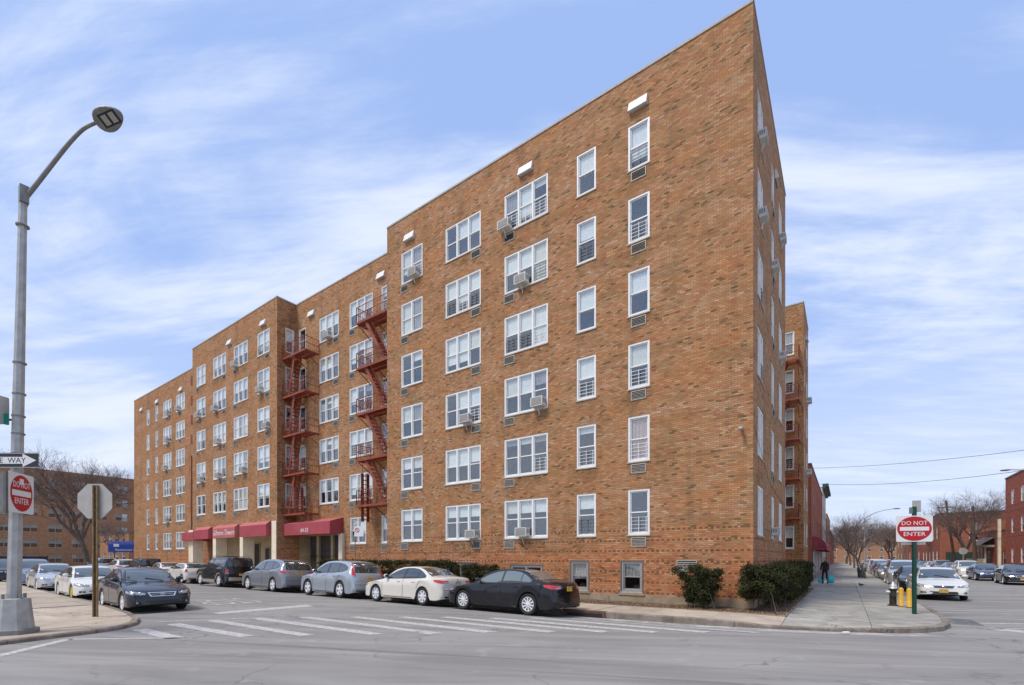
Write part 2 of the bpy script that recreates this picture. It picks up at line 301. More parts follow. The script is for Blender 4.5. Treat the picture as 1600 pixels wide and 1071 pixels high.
M['fire']=mat('red_iron_paint',(.25,.05,.022),.6,noise=.35,nscale=5)
M['awning']=mat('maroon_canvas',(.36,.055,.07),.65,noise=.12,nscale=1.5,bump=.15,bscale=12)
M['awning_pink']=mat('pale_maroon_canvas',(.44,.11,.11),.7,noise=.15,nscale=2.5)  # paler maroon for every awning top and the whole lettered awning
M['letter']=mat('white_lettering',(.8,.76,.74),.6)
M['cream']=mat('cream_stucco',(.80,.69,.52),.85,noise=.1,nscale=2)
M['tan']=mat('tan_stucco',(.56,.44,.28),.85,noise=.12,nscale=1.5)
M['dark']=mat('dark_entrance',(.025,.02,.018),.3)
M['galv']=mat('galvanised_steel',(.40,.40,.385),.5,.4,noise=.18,nscale=5)
M['galv_dark']=mat('weathered_steel',(.22,.22,.21),.55,.4,noise=.2,nscale=5)
M['sign_white']=mat('sign_white',(.72,.72,.70),.4)
M['sign_back']=mat('sign_back_aluminium',(.44,.42,.39),.5,.35,noise=.08,nscale=4)
M['sign_red']=mat('sign_red',(.45,.004,.01),.35)
M['sign_black']=mat('sign_black',(.015,.015,.017),.4)
M['sign_green']=mat('sign_green',(.0,.22,.15),.4)
M['post_green']=mat('green_post_paint',(.003,.05,.03),.45)
M['post_rust']=mat('rusty_channel_post',(.20,.13,.06),.75,noise=.35,nscale=9)
M['wood']=mat('weathered_timber_pole',(.10,.065,.045),.85,noise=.3,nscale=4)
M['wire']=mat('black_cable',(.03,.03,.035),.6)
M['hyd_black']=mat('hydrant_black',(.03,.024,.02),.5,noise=.3)
M['hyd_silver']=mat('hydrant_silver',(.5,.49,.47),.45,.5)
M['yellow']=mat('bollard_yellow',(.62,.34,.02),.55,noise=.2,nscale=9)
M['bark']=mat('grey_brown_bark',(.13,.10,.08),.9,noise=.3,nscale=6)
M['twig']=mat('bare_twigs',(.16,.115,.095),.9)
M['blue']=mat('blue_canvas',(.01,.05,.32),.55)
M['stone']=mat('pale_limestone',(.52,.49,.43),.85,noise=.12,nscale=2)
M['green_metal']=mat('dark_green_metal',(.03,.06,.05),.6)
M['tyre']=mat('tyre_rubber',(.018,.018,.019),.8,bump=.3,bscale=120)
M['rim']=mat('alloy_rim',(.72,.72,.72),.35,.15)
M['rim_dark']=mat('wheel_hub_dark',(.06,.06,.065),.5,.5)
M['chrome']=mat('chrome_trim',(.75,.75,.76),.12,1)
M['trim']=mat('black_plastic_trim',(.018,.018,.019),.55)
M['arch']=mat('wheel_arch_black',(.012,.012,.012),.9)
M['cglass_sheen']=mat('car_glass_painted_sheen',(.13,.16,.16),.03,0,1,coat=1)  # reflection painted in as a lighter base colour
M['cglass']=mat('car_glass',(.02,.03,.036),.03,0,.9,coat=1)
M['cglass_front']=mat('windscreen_glass',(.045,.062,.062),.03,0,1,coat=1)
M['head']=mat('headlamp_lens',(.34,.36,.37),.12,.35,.8,coat=1,noise=.35,nscale=14)
M['tail']=mat('tail_lamp_red',(.55,.012,.015),.2,0,.6,coat=1)
M['amber']=mat('indicator_amber',(.6,.2,.03),.25)
M['plate']=mat('yellow_licence_plate',(.72,.40,.05),.5)
M['plate_blue']=mat('plate_lettering',(.02,.03,.09),.5)
M['plate_white']=mat('pale_licence_plate',(.5,.55,.5),.5)
def paint(name,col,metal=.0,rough=.32):
    dk=max(col)<.06
    return mat('car_paint_'+name,col,.25 if dk else rough,metal,.3 if dk else .5,coat=.7 if dk else .9)
def leafm(name,c0,c1):
    t=NT(name); g=t.new('ShaderNodeNewGeometry'); P=g.outputs['Position']; a=t.noise(P,5,3); b=t.noise(P,60,2)
    c=t.mix(t.rng(a,.35,.65,0,1),(*c0,1),(*c1,1)); c=t.mix(t.rng(b,.4,.7,0,.6),c,tuple(q*1.7 for q in c1)+(1,)); t.l.new(c,t.b.inputs['Base Color']); t.b.inputs['Roughness'].default_value=.85; t.b.inputs['Specular IOR Level'].default_value=.15; return t.m
M['hedge']=leafm('yew_leaves',(.020,.028,.011),(.048,.052,.019))
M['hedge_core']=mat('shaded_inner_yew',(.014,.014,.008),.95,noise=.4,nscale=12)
M['hedge_brown']=leafm('brown_yew_leaves',(.04,.032,.015),(.06,.048,.02))
# ------------------------------------------------------------------ ground, road, pavements
KM=[(-128,.92),(-70,-1.4),(-45,-2.4),(-30,-3.0),(-20,-3.4),(-12,-3.72),(-8,-3.88),(-5,-4.0),(-2.5,-3.86),(-.7,-3.7),(.8,-3.42),(2.2,-3.02),(3.3,-2.55),(4.1,-2.0),(4.62,-1.25),(4.9,-.3),(5.02,1.0),(5.05,2.6),(5.05,6),(5.05,12),(5.05,30),(5.0,60),(4.95,150)]
KL=[(-128,-8.1),(-70,-10.4),(-41.5,-11.6),(-28,-12.05),(-20,-12.35),(-15.8,-12.68),(-13.9,-13.0),(-12.9,-13.35),(-12.25,-13.85),(-11.98,-14.4),(-11.85,-15.1),(-11.62,-15.9),(-11.2,-17.5),(-10.3,-21),(-8,-30),(-5,-45)]
def segdist(p,poly):
    best=1e9
    for (ax,ay),(bx,by) in zip(poly,poly[1:]):
        dx,dy=bx-ax,by-ay; t=max(0,min(1,((p[0]-ax)*dx+(p[1]-ay)*dy)/(dx*dx+dy*dy)))
        best=min(best,math.hypot(p[0]-ax-dx*t,p[1]-ay-dy*t))
    return best
def sm(v,a,b):
    t=max(0,min(1,(v-a)/(b-a))); return t*t*(3-2*t)
def road_z(x,y):
    if x>2 and y>-4.5:
        a=sm(y,-4.5,-1)*sm(x,2,5)
    else: a=0
    d=segdist((x,y),KM) if (-75<x<7 and -9<y<3) else 9
    return -.12*max(a,1-sm(d,0,2.0))
def walk_z(x,y): # top of the main pavement
    d=math.hypot(x-2.4,y+2.9); r=max(0,1-max(0,abs(x-2.1)-1.4)/1.1)*max(0,1-max(0,y+3.6)/1.6)
    return .07-.05*sm(x,.3,1.8)-.11*r
mb=MB(); nx,ny=230,210; x0,y0=-72.,-46.; stepx,stepy=.5,.5
for j in range(ny+1):
    for i in range(nx+1): mb.v.append((x0+i*stepx,y0+j*stepy,road_z(x0+i*stepx,y0+j*stepy)))
for j in range(ny):
    for i in range(nx):
        a=j*(nx+1)+i; mb.f.append((a,a+1,a+nx+2,a+nx+1)); mb.m.append(0)
prop(mb.build('road',M['asphalt'],smooth=True),kind='structure')
mb=MB(); mb.face([(-4000,-4000,-.35),(4000,-4000,-.35),(4000,5000,-.35),(-4000,5000,-.35)]); prop(mb.build('ground',M['asphalt']),kind='structure')
mb=MB()
for (a,b,c,d,z) in ((-400,-72,-46,59,-.02),(-72,43,59,900,-.13),(43,400,-60,900,-.13),(-400,43,-140,-46,-.02)):
    mb.face([(a,c,z),(b,c,z),(b,d,z),(a,d,z)])
prop(mb.build('far_road',M['asphalt']),kind='structure')
def clip(poly,x0,x1,y0,y1):
    for ax,v,s in ((0,x0,1),(0,x1,-1),(1,y0,1),(1,y1,-1)):
        out=[]
        for i in range(len(poly)):
            p,q=poly[i-1],poly[i]; ip=(p[ax]-v)*s>=0; iq=(q[ax]-v)*s>=0
            if ip!=iq:
                t=(v-p[ax])/(q[ax]-p[ax]); out.append((p[0]+(q[0]-p[0])*t,p[1]+(q[1]-p[1])*t))
            if iq: out.append(q)
        poly=out
        if len(poly)<3: return []
    return poly
def area(p): return abs(sum(p[i-1][0]*p[i][1]-p[i][0]*p[i-1][1] for i in range(len(p))))/2
def inset(poly_line,d): # offset a polyline to its left
    o=[]
    for i,p in enumerate(poly_line):
        a=Vector(poly_line[max(0,i-1)]); b=Vector(poly_line[min(len(poly_line)-1,i+1)]); t=(b-a).normalized(); o.append((p[0]-t.y*d,p[1]+t.x*d))
    return o
def pavement(name,poly,zf,grids,mats,thick=.3):
    root=MB()
    for g in grids:   # joint bed under the slabs
        q=clip(poly,*g[:4])
        if q: root.face([(x,y,zf(x,y)-.03) for x,y in q])
    o=prop(root.build(name,M['joint']),kind='structure')
    for (x0,x1,y0,y1,sx,sy,mt) in grids:
        nx=max(1,round((x1-x0)/sx)); ny=max(1,round((y1-y0)/sy))
        for i in range(nx):
            for j in range(ny):
                a,b=x0+(x1-x0)*i/nx,x0+(x1-x0)*(i+1)/nx; c,d=y0+(y1-y0)*j/ny,y0+(y1-y0)*(j+1)/ny
                q=clip(poly,a+.007,b-.007,c+.007,d-.007)
                if not q or area(q)<.02: continue
                dz=random.uniform(-.006,.006); tl=random.uniform(-.004,.004); m=MB(); n=len(q)
                top=[(x,y,zf(x,y)+dz+tl*(x-a)) for x,y in q]; bot=[(x,y,z-.06) for x,y,z in top]
                m.face(top)
                for k in range(n): m.face([bot[k-1],bot[k],top[k],top[k-1]])
                m.build('paving_slab',M[mt],o)
    return o
KMi=inset(KM,.17)
near=[p for p in KMi if p[0]>=-20.01 or p[1]>0]
main_poly=KMi+[(4.95-6,150),(1.12,34),(1.12,-1.65),(-20,-1.65),(-68,1.7),(-128,3)]
# three simple polygons keep the clipping sound
pA=[p for p in KMi if p[0]<1.12 ]+[(1.12,-3.19),(1.12,-1.65),(-21,-1.65),(-30,-.08),(-68,1.78),(-128,3.2)]
pA=[p for p in pA]
pB=[(1.12,-3.2)]+[p for p in KMi if p[0]>1.12]+[(-.4,150),(-.4,34),(1.12,33)]
pav=pavement('pavement',pA,walk_z,[(-20,1.12,-4.2,-1.65,1.76,2.6,'slab_warm'),(-50,-20,-4.2,2.0,3,6.2,'slab_warm'),(-128,-50,-3,3.4,8,6.4,'slab_warm')],None)
pav2=pavement('pavement',pB,walk_z,[(1.12,5.1,-3.4,25,1.99,1.95,'slab_grey'),(-.5,5.1,25,60,2.8,5,'slab_grey'),(-.5,5.1,60,150,5.6,18,'slab_grey')],None)
KLi=[(x,y) for x,y in inset(KL,-.17)]
pL=KLi+[(-60,-45),(-128,-40)]
pav3=pavement('pavement',pL,lambda x,y:.09,[(-22,-4,-24,-12,2.4,2.4,'slab_warm'),(-50,-22,-20,-11,4,4.5,'slab_warm'),(-128,-50,-40,-8,13,8,'slab_warm'),(-50,-22,-45,-20,14,12.5,'slab_warm'),(-22,-4,-45,-24,9,10.5,'slab_warm')],None)
def kerb(line,sgn,zf,parent,lo,hi,mt='kerb'):
    pts=[]; 
    for (ax,ay),(bx,by) in zip(line,line[1:]):
        n=max(1,round(math.hypot(bx-ax,by-ay)/ (1.0 if math.hypot(bx-ax,by-ay)<14 else 6)))
        for k in range(n): pts.append((ax+(bx-ax)*k/n,ay+(by-ay)*k/n))
    pts.append(line[-1]); inn=inset(pts,sgn*.165)
    k=0; stride=2
    while k<len(pts)-1:
        e=min(k+stride,len(pts)-1); m=MB()
        if not(lo<=k<hi): pass
        for i in range(k,e):
            a,b,c,d=pts[i],pts[i+1],inn[i+1],inn[i]
            if i==e-1:
                t=.012/max(.1,math.hypot(b[0]-a[0],b[1]-a[1])); b=(b[0]+(a[0]-b[0])*t,b[1]+(a[1]-b[1])*t); c=(c[0]+(d[0]-c[0])*t,c[1]+(d[1]-c[1])*t)
            za,zb=zf(*d)+.004,zf(*c)+.004; lo_=-.3
            A,B,C_,D=(a[0],a[1]),(b[0],b[1]),c,d; bev=.025
            Ai=(a[0]+(d[0]-a[0])*.15,a[1]+(d[1]-a[1])*.15); Bi=(b[0]+(c[0]-b[0])*.15,b[1]+(c[1]-b[1])*.15)
            m.face([(*Ai,za),(*Bi,zb),(*C_,zb),(*D,za)]); m.face([(*A,za-bev),(*B,zb-bev),(*Bi,zb),(*Ai,za)]); m.face([(*A,lo_),(*B,lo_),(*B,zb-bev),(*A,za-bev)])
            m.face([(*D,lo_),(*D,za),(*C_,zb),(*C_,lo_)])
            if i==k: m.face([(*A,lo_),(*A,za-bev),(*Ai,za),(*D,za),(*D,lo_)])
            if i==e-1: m.face([(*B,lo_),(*C_,lo_),(*C_,zb),(*Bi,zb),(*B,zb-bev)])
        m.build('kerbstone',M[mt],parent); k=e
kerb(KM,1,walk_z,pav,0,999); kerb(KL,-1,lambda x,y:.09,pav3,0,999)
# kerb inlet: dark box on the kerb face stands for its shaded mouth, behind the black sedan
r=empty('drain_inlet',(-4.35,-3.98,-.1),R(3),'dark kerb drain inlet with steel lip beside the black sedan','drain')
m=MB(); m.box(-.62,.62,-.02,.02,0,.11); m.build('mouth_shade',M['dark'],r); m=MB(); m.box(-.7,.7,-.03,.2,.115,.185); m.box(-.7,-.62,-.03,.0,-.02,.115); m.box(.62,.7,-.03,.0,-.02,.115); m.build('lip',M['kerb_brown'],r)
# street grating at the right corner
r=empty('storm_drain',(5.12,.75,-.122),0,'steel storm drain grating at the right-hand kerb corner','drain')
m=MB(); m.face([(0,0,.004),(.62,0,.004),(.62,1.5,.004),(0,1.5,.004)]); m.build('shaft',M['dark'],r); m=MB()  # flat dark sheet stands for the shade below the grating
for a in ((0,.05,0,1.5),(.57,.62,0,1.5),(.05,.57,0,.05),(.05,.57,1.45,1.5)): m.box(a[0],a[1],a[2],a[3],.0,.022)
for k in range(13): m.box(.05,.57,.1+k*.105,.135+k*.105,.0,.02)
m.build('grate',M['galv_dark'],r)
# planting bed along the walls
mb=MB()
def bedz(x,y): return .075+.025*math.sin(x*5.1)*math.cos(y*4.3)
bx=[-20+.3*i for i in range(71)]+[1.11]; by=[-1.64,-1.2,-.8,-.4,0]
for i in range(len(bx)-1):
    for j in range(len(by)-1): mb.face([(bx[i],by[j],bedz(bx[i],by[j])),(bx[i+1],by[j],bedz(bx[i+1],by[j])),(bx[i+1],by[j+1],bedz(bx[i+1],by[j+1])),(bx[i],by[j+1],bedz(bx[i],by[j+1]))])
for j in range(0,47):
    y=j*.3
    for a,b in ((0,.4),(.4,.8),(.8,1.11)): mb.face([(a,y,bedz(a,y)),(b,y,bedz(b,y)),(b,y+.3,bedz(b,y+.3)),(a,y+.3,bedz(a,y+.3))])
prop(mb.build('planting_bed',M['soil'],smooth=True),kind='structure')
mb=MB()
for k in range(5200):
    if random.random()<.72: x,y=random.uniform(-12,1.1),random.choice([-1,-1,1])*0+random.triangular(-1.72,-.02,-1.5)
    else: x,y=random.uniform(.02,1.15),random.uniform(0,14)
    z=bedz(x,y)+.012; a=random.uniform(0,6.3); s=random.uniform(.015,.045); t=random.uniform(-.02,.03)
    mb.face([(x+s*math.cos(a),y+s*math.sin(a),z),(x-s*.5*math.sin(a),y+s*.5*math.cos(a),z+t),(x-s*math.cos(a),y-s*math.sin(a),z+.01)],random.choice([0,1,1,2]))
prop(mb.build('leaf_litter',[mat('brown_dead_leaf',(.17,.085,.04),.9),mat('tan_dead_leaf',(.30,.19,.10),.9),mat('dark_dead_leaf',(.07,.045,.03),.9)]),label='brown leaf litter on the planting bed by the wall',cat='leaf litter',kind='stuff')
m=MB(); 
for i in range(300):   # right kerb planting edge: low concrete strip
    pass
m.box(1.085,1.115,-1.6,14,.02,.085); m.box(-20,1.085,-1.67,-1.645,.02,.09)
prop(m.build('bed_edging',M['plinth']),kind='structure')
# ---- painted markings, sheets 4 mm above the asphalt
def mark(name,quads,label=None):
    mb=MB()
    for q in quads:
        (ax,ay),(bx_,by_),(cx2,cy2),(dx,dy)=q; n=max(1,int(max(abs(cx2-bx_),abs(cy2-by_))/.5))
        for k in range(n):
            def lp(p,r,t): return (p[0]+(r[0]-p[0])*t,p[1]+(r[1]-p[1])*t)
            P=[lp((ax,ay),(dx,dy),k/n),lp((bx_,by_),(cx2,cy2),k/n),lp((bx_,by_),(cx2,cy2),(k+1)/n),lp((ax,ay),(dx,dy),(k+1)/n)]
            mb.face([(x,y,road_z(x,y)+.005) for x,y in P])
    return prop(mb.build(name,M['paint']),kind='structure')
cw=empty('crosswalk',(0,0,0)); cw['kind']='structure'
for q in [[(-11.99,-13.74),(-11.84,-13.42),(-9.5,-13.4),(-9.72,-13.72)],[(-12.37,-12.88),(-12.3,-12.55),(-8.57,-12.38),(-8.61,-12.68)],[(-12.3,-11.93),(-12.24,-11.63),(-7.53,-11.5),(-7.64,-11.8)],
          [(-11.72,-10.98),(-11.73,-10.62),(-6.35,-10.46),(-6.47,-10.76)],[(-10.93,-9.98),(-10.75,-9.68),(-5.97,-9.57),(-5.97,-9.87)],[(-5.9,-9.82),(-5.96,-9.55),(-5.31,-9.57),(-5.4,-9.93)],
          [(-9.68,-9.07),(-9.61,-8.78),(-4.35,-8.63),(-4.51,-8.98)],[(-8.5,-8.23),(-8.39,-7.95),(-3.19,-7.76),(-3.29,-8.08)],[(-7.44,-7.48),(-7.34,-7.2),(-2.15,-7.01),(-2.22,-7.32)],
          [(-6.13,-6.85),(-6.01,-6.58),(-1.13,-6.36),(-1.21,-6.66)],[(-5.2,-6.1),(-5.1,-5.84),(-.12,-5.62),(-.21,-5.94)],[(-4.2,-5.4),(-4.1,-5.16),(.9,-4.92),(.8,-5.2)]]:
    o=mark('crosswalk_stripe',[q]); del o['kind']; o.parent=cw
def ln(p,q,w):
    d=(Vector(q)-Vector(p)).normalized()*w/2; n=(-d.y,d.x); return [(p[0]-n[0],p[1]-n[1]),(p[0]+n[0],p[1]+n[1]),(q[0]+n[0],q[1]+n[1]),(q[0]-n[0],q[1]-n[1])]
mark('crosswalk_line',[ln((-13.2,-12.8),(-11.72,-10.66),.1)])
mark('crosswalk_line',[ln((-11.4,-14.98),(-9.5,-13.42),.12)])
mark('edge_line',[ln((-10.1,-16.2),(-11.42,-15.0),.22),ln((-9.0,-17.6),(-10.1,-16.2),.22)])
mark('stop_line',[[(-14.34,-10.98),(-13.72,-10.98),(-13.5,-7.85),(-14.3,-7.7)]])
mark('crosswalk_line',[[(5.6,-.1),(5.8,.35),(9.6,-1.2),(9.2,-1.9)]])
mark('crosswalk_line',[ln((5.7,1.35),(9,3.2),.16)]); mark('crosswalk_line',[ln((5.65,-.05),(7.5,1.3),.1)])
t=text('stop_lettering','STOP',.85,M['paint'],None,(-18.3,-8.9,.007),(0,0,R(-92)),ext=0,sx=1.0); t.scale=(.95,4.6,1); prop(t,kind='structure')
# salt residue band in the gutter
def salt():
    t=NT('road_salt'); g=t.new('ShaderNodeNewGeometry'); a=t.noise(g.outputs['Position'],2.2,7,.7); b=t.noise(g.outputs['Position'],30,3,.8)
    k=t.math('MULTIPLY',t.rng(a,.36,.62,0,.8),t.rng(b,.3,.6,.5,1)); t.l.new(t.mix(k,(.19,.18,.17,1),(.58,.56,.53,1)),t.b.inputs['Base Color']); t.b.inputs['Roughness'].default_value=.9; return t.m
M['salt']=salt()
def band(line,o0,o1,mt,name,dz=.0035):
    mb=MB(); pts=[]
    for a,b in zip(line,line[1:]):
        for k in range(4): pts.append((a[0]+(b[0]-a[0])*k/4,a[1]+(b[1]-a[1])*k/4))
    pts.append(line[-1]); A=inset(pts,o0); B=inset(pts,o1); Mid=inset(pts,(o0+o1)/2)
    for P,Q in ((A,Mid),(Mid,B)):
        for i in range(len(pts)-1): mb.face([(x,y,road_z(x,y)+dz) for x,y in (Q[i],Q[i+1],P[i+1],P[i])])
    return prop(mb.build(name,M[mt]),kind='structure')
band([p for p in KM if -13<p[0]<4.3 and p[1]<0],-.02,-.62,'salt','gutter_salt',.003)
# ------------------------------------------------------------------ the apartment building
BLD=empty('apartment_building',(0,0,0),0,'six-storey tan brick apartment block with red fire escapes filling the street corner','building')
H=20.72
class Fac:
    def __init__(s,ox,oy,rz,length,z0=-.2,z1=H-.0):
        s.o=(ox,oy); s.rz=rz; s.len=length; s.z0=z0; s.z1=z1; s.holes=[]
    def pt(s,x,y,z):
        c,q=math.cos(s.rz),math.sin(s.rz); return (s.o[0]+x*c-y*q,s.o[1]+x*q+y*c,z)
    def wall(s,mt,parent,dep=.13,name='wall'):
        xs=sorted({0,s.len}|{a for h in s.holes for a in h[:2]}); zs=sorted({s.z0,s.z1}|{a for h in s.holes for a in h[2:4]})
        m=MB()
        for i in range(len(xs)-1):
            j=0
            while j<len(zs)-1:
                xc=(xs[i]+xs[i+1])/2; zc=(zs[j]+zs[j+1])/2
                if not any(h[0]<xc<h[1] and h[2]<zc<h[3] for h in s.holes):
                    m.face([s.pt(xs[i],0,zs[j]),s.pt(xs[i+1],0,zs[j]),s.pt(xs[i+1],0,zs[j+1]),s.pt(xs[i],0,zs[j+1])])
                j+=1
        for a,b,c,d in s.holes:
            for P in ([(a,0,c),(a,dep,c),(a,dep,d),(a,0,d)],[(b,0,c),(b,0,d),(b,dep,d),(b,dep,c)],[(a,0,c),(b,0,c),(b,dep,c),(a,dep,c)],[(a,0,d),(a,dep,d),(b,dep,d),(b,0,d)]):
                m.face([s.pt(*p) for p in P])
        return m.build(name,M[mt],parent)
wcache={}
def win_mesh(w,h,n,fm):
    k=(round(w,2),round(h,2),n,fm)
    if k in wcache: return wcache[k]
    m=MB(); f=.075; y0,y1=.015,.13
    m.box(0,f,y0,y1,0,h); m.box(w-f,w,y0,y1,0,h); m.box(f,w-f,y0,y1,h-f,h); m.box(f,w-f,y0,y1,0,f*1.1)
    mul=.09; lw=(w-2*f-(n-1)*mul)/n; L_=[]
    for i in range(n):
        a=f+i*(lw+mul); L_.append((a,a+lw))
        if i: m.box(a-mul,a,y0-.004,y1,f*1.1,h-f)
        s=.04; mid=h*.5
        # upper sash (outer), lower sash (inner)
        for z0,z1,yy in ((mid-.02,h-f,.06),(f*1.1,mid+.02,.09)):
            m.box(a,a+s,yy,yy+.028,z0,z1); m.box(a+lw-s,a+lw,yy,yy+.028,z0,z1); m.box(a+s,a+lw-s,yy,yy+.028,z1-s,z1); m.box(a+s,a+lw-s,yy,yy+.028,z0,z0+s*1.15)
    sill=MB(); sill.box(-.03,w+.03,-.035,.034,-.045,-.002)
    r=(m.mesh('window',M[fm]),L_,sill.mesh('sill',M['grille_frame'])); wcache[k]=r; return r
pcache={}
def pmesh(kind,*a,mt=None):
    k=(kind,)+tuple(round(x,3) for x in a)+(mt,)
    if k in pcache: return pcache[k]
    m=MB()
    if kind=='pane': w,h=a; m.box(0,w,0,.006,0,h); me=m.mesh('glass_pane',M['glass'])
    if kind=='blind':
        w,h=a
        if mt.startswith('curtain'):
            n=14
            for i in range(n):
                z=.03*math.sin(i*1.9); z2=.03*math.sin((i+1)*1.9); m.face([(w*i/n,z,0),(w*(i+1)/n,z2,0),(w*(i+1)/n,z2,h),(w*i/n,z,h)])
        else:
            m.box(0,w,0,.006,.02,h); m.box(0,w,-.006,.012,0,.02)
        me=m.mesh('blind',M[mt])
    if kind=='guard':
        w,h=a; n=5
        for i in range(n): m.box(.0,w,0,.016,.05+i*h/n,.066+i*h/n)
        for i in (0.08,.5,.92): m.box(w*i-.009,w*i+.009,-.012,0,.03,.05+(n-1)*h/n+.04)
        me=m.mesh('window_guard',M[mt])
    if kind=='vent':
        w,h=a
        m.box(0,w,-.03,.02,0,.03,1); m.box(0,w,-.03,.02,h-.03,h,1); m.box(0,.03,-.03,.02,.03,h-.03,1); m.box(w-.03,w,-.03,.02,.03,h-.03,1); m.box(.03,w-.03,-.004,.01,.03,h-.03,2)
        n=5
        for i in range(n):
            z=.05+i*(h-.09)/n; m.face([(.03,-.006,z+.03),(w-.03,-.006,z+.03),(w-.03,-.026,z),(.03,-.026,z)])
        me=m.mesh('vent_grille',[M['grille'],M['grille_frame'],M['dark']])
    pcache[k]=me; return me
RW=random.Random(11)
def window(F,s0,s1,z0,z1,n,fm='pvc',panes=True,bl=None,guard=None,vent=None,mt=None):
    w=s1-s0; h=z1-z0; F.holes.append((s0,s1,z0,z1))
    me,LL,sill=win_mesh(w,h,n,fm); o=link('window',me,BLD,F.pt(s0,0,z0),(0,0,F.rz))
    link('sill',sill,o)
    mid=h*.5
    if panes:
        for a,b in LL:
            link('glass_pane',pmesh('pane',b-a-.064,mid-.12),o,(a+.032,.10,.097)); link('glass_pane',pmesh('pane',b-a-.064,mid-.095),o,(a+.032,.07,mid+.012))
    else:
        m=pcache.get(('allp',round(w,2),n))
        if not m:
            q=MB()
            for a,b in LL: q.box(a+.032,b-.032,.10,.106,.09,mid-.02); q.box(a+.032,b-.032,.07,.076,mid+.012,h-.09)
            m=q.mesh('glass_panes',M['glass']); pcache[('allp',round(w,2),n)]=m
        link('glass_panes',m,o)
    for a,b in LL:
        f=bl if bl is not None else RW.choice([.5,.5,.5,.52,.48,.9,.35,.62,.2,0,.75])
        f=max(0,min(.93,f+RW.uniform(-.03,.03)))
        f=round(f*12)/12
        if f>.08:
            mm=mt or RW.choice(['blind_white','blind_white','blind_white','blind_cream','curtain'])
            link('blind',pmesh('blind',b-a,h*f,mt=mm),o,(a,.135,h*(1-f)-.03))
    if guard or (guard is None and RW.random()<.3):
        for a,b in (LL if RW.random()<.6 else LL[-1:]): link('window_guard',pmesh('guard',b-a-.02,mid*.8,mt='pvc' if RW.random()<.55 else 'ac_dark'),o,(a+.01,.02,.06))
    if vent is not None:
        wv=.6; sv={'l':.0,'r':w-wv,'c':(w-wv)/2}[vent]; link('vent_grille',pmesh('vent',wv,.36),BLD,F.pt(s0+sv,0,z0-.46),(0,0,F.rz))
    return o
T=lambda k:18.83-2.87*k
B=lambda k:17.07-2.87*k
F1=Fac(-18.9,0,0,18.9); F2=Fac(-31,1.45,0,12.1); F3=Fac(-31,0,PI/2,1.45); F4=Fac(-45.7,0,0,14.7,4.36); F5=Fac(-67.5,1.8,0,21.8); F6=Fac(0,0,PI/2,10.5); F9=Fac(-4,23,0,4.05); F10=Fac(.05,23,PI/2,5.2)
for k in range(6):
    d=k>=4
    for nm,a,b,n,vt in (('A',-17.7,-16.01,2,'l'),('B',-14.32,-11.96,3,'r'),('C',-10.53,-8.14,3,'l'),('D',-6.72,-5.83,1,None),('E',-4.45,-3.58,1,'c')):
        z0=B(k)-.02; z1=T(k)
        bl=None if not d else RW.choice([0,.0,.15,.3,.45])
        if nm=='E' and k==4: bl=.95
        window(F1,a+18.9,b+18.9,z0,z1,n,bl=bl,vent=vt,mt=('curtain_rose' if nm=='E' and k==4 else None),guard=(True if (nm,k) in (('E',0),('E',1),('E',3),('E',4),('C',1),('C',2),('C',4),('D',1),('D',3),('D',4),('B',1),('B',3),('E',5)) else None))
    window(F2,3.02,5.31,B(k),T(k),3,vent='r' ) if k<5 else None
    window(F2,6.52,8.93,B(k),T(k),3,vent='l') if k<5 else window(F2,6.6,8.28,B(k),T(k),2,vent='l')
    if k<5:
        window(F2,.36,1.3,B(k)-.1,T(k)-.05,1); window(F3,.62,1.3,B(k)-.1,T(k)-.05,1,mt='curtain_rose' if k in(1,3) else None)
    window(F2,9.81,10.6,B(k),T(k),1,vent='l' if k==5 else None)
    if k<5:
        for a,b,n,vt in ((-44.83,-42.98,2,'l'),(-41.47,-39.08,3,'r'),(-37.73,-35.39,3,'l'),(-33.88,-32.08,2,'r')): window(F4,a+45.7,b+45.7,B(k),T(k),n,vent=vt,bl=RW.choice([.5,.55,.6,.9,.7]))
    for a,b,n,vt in ((-63.3,-62.45,1,None),(-60.55,-59.8,1,None),(-58.3,-56.0,3,'c'),(-54.8,-52.5,3,'c')): window(F5,a+67.5,b+67.5,B(k),T(k),n,vent=vt,panes=False,guard=False,bl=RW.choice([.5,.6,.9]))
    window(F6,1.0,2.46,B(k)-.1,T(k)-.06,2,vent=None); window(F6,4.86,5.86,B(k)-.1,T(k)-.06,1,vent='c'); window(F6,7.58,8.96,B(k)-.1,T(k)-.06,2)
    window(F9,2.2,3.46,B(k)-.05+(-.2 if k==5 else 0),T(k)-.05-(.25 if k==5 else 0),2,guard=k in(1,3)); window(F10,1.0,1.7,B(k),T(k),1,panes=False); window(F10,3.2,4.4,B(k),T(k),2,panes=False)
for a,b,z0,z1,n in ((-6.99,-6.18,.45,1.64,1),(-4.72,-3.88,.46,1.65,1),(-10.15,-8.44,.5,1.46,2),(-14.14,-12.41,.55,1.54,2)):
    window(F1,a+18.9,b+18.9,z0,z1,n,fm='frame_grey',guard=False,bl=.55 if n==1 else .1,mt='curtain')
    m=MB(); w_=b-a; e=.05
    m.box(-e,0,-.015,.03,-e,z1-z0+e); m.box(w_,w_+e,-.015,.03,-e,z1-z0+e); m.box(0,w_,-.015,.03,z1-z0,z1-z0+e); 
    m.build('window_surround',M['coping'],BLD,(a,0,z0)); m=MB(); m.box(-.12,w_+.12,-.07,.03,-.13,-.052); m.build('stone_sill',M['plinth'],BLD,(a,0,z0))
link('vent_grille',pmesh('vent',.72,.42),BLD,(-2.55,-.005,1.3))
for F in (F1,F3,F4,F5,F6,F9,F10): F.wall('brick',BLD)
F2.holes.append((.12,5.6,-.2,3.45)); F2.wall('brick',BLD)
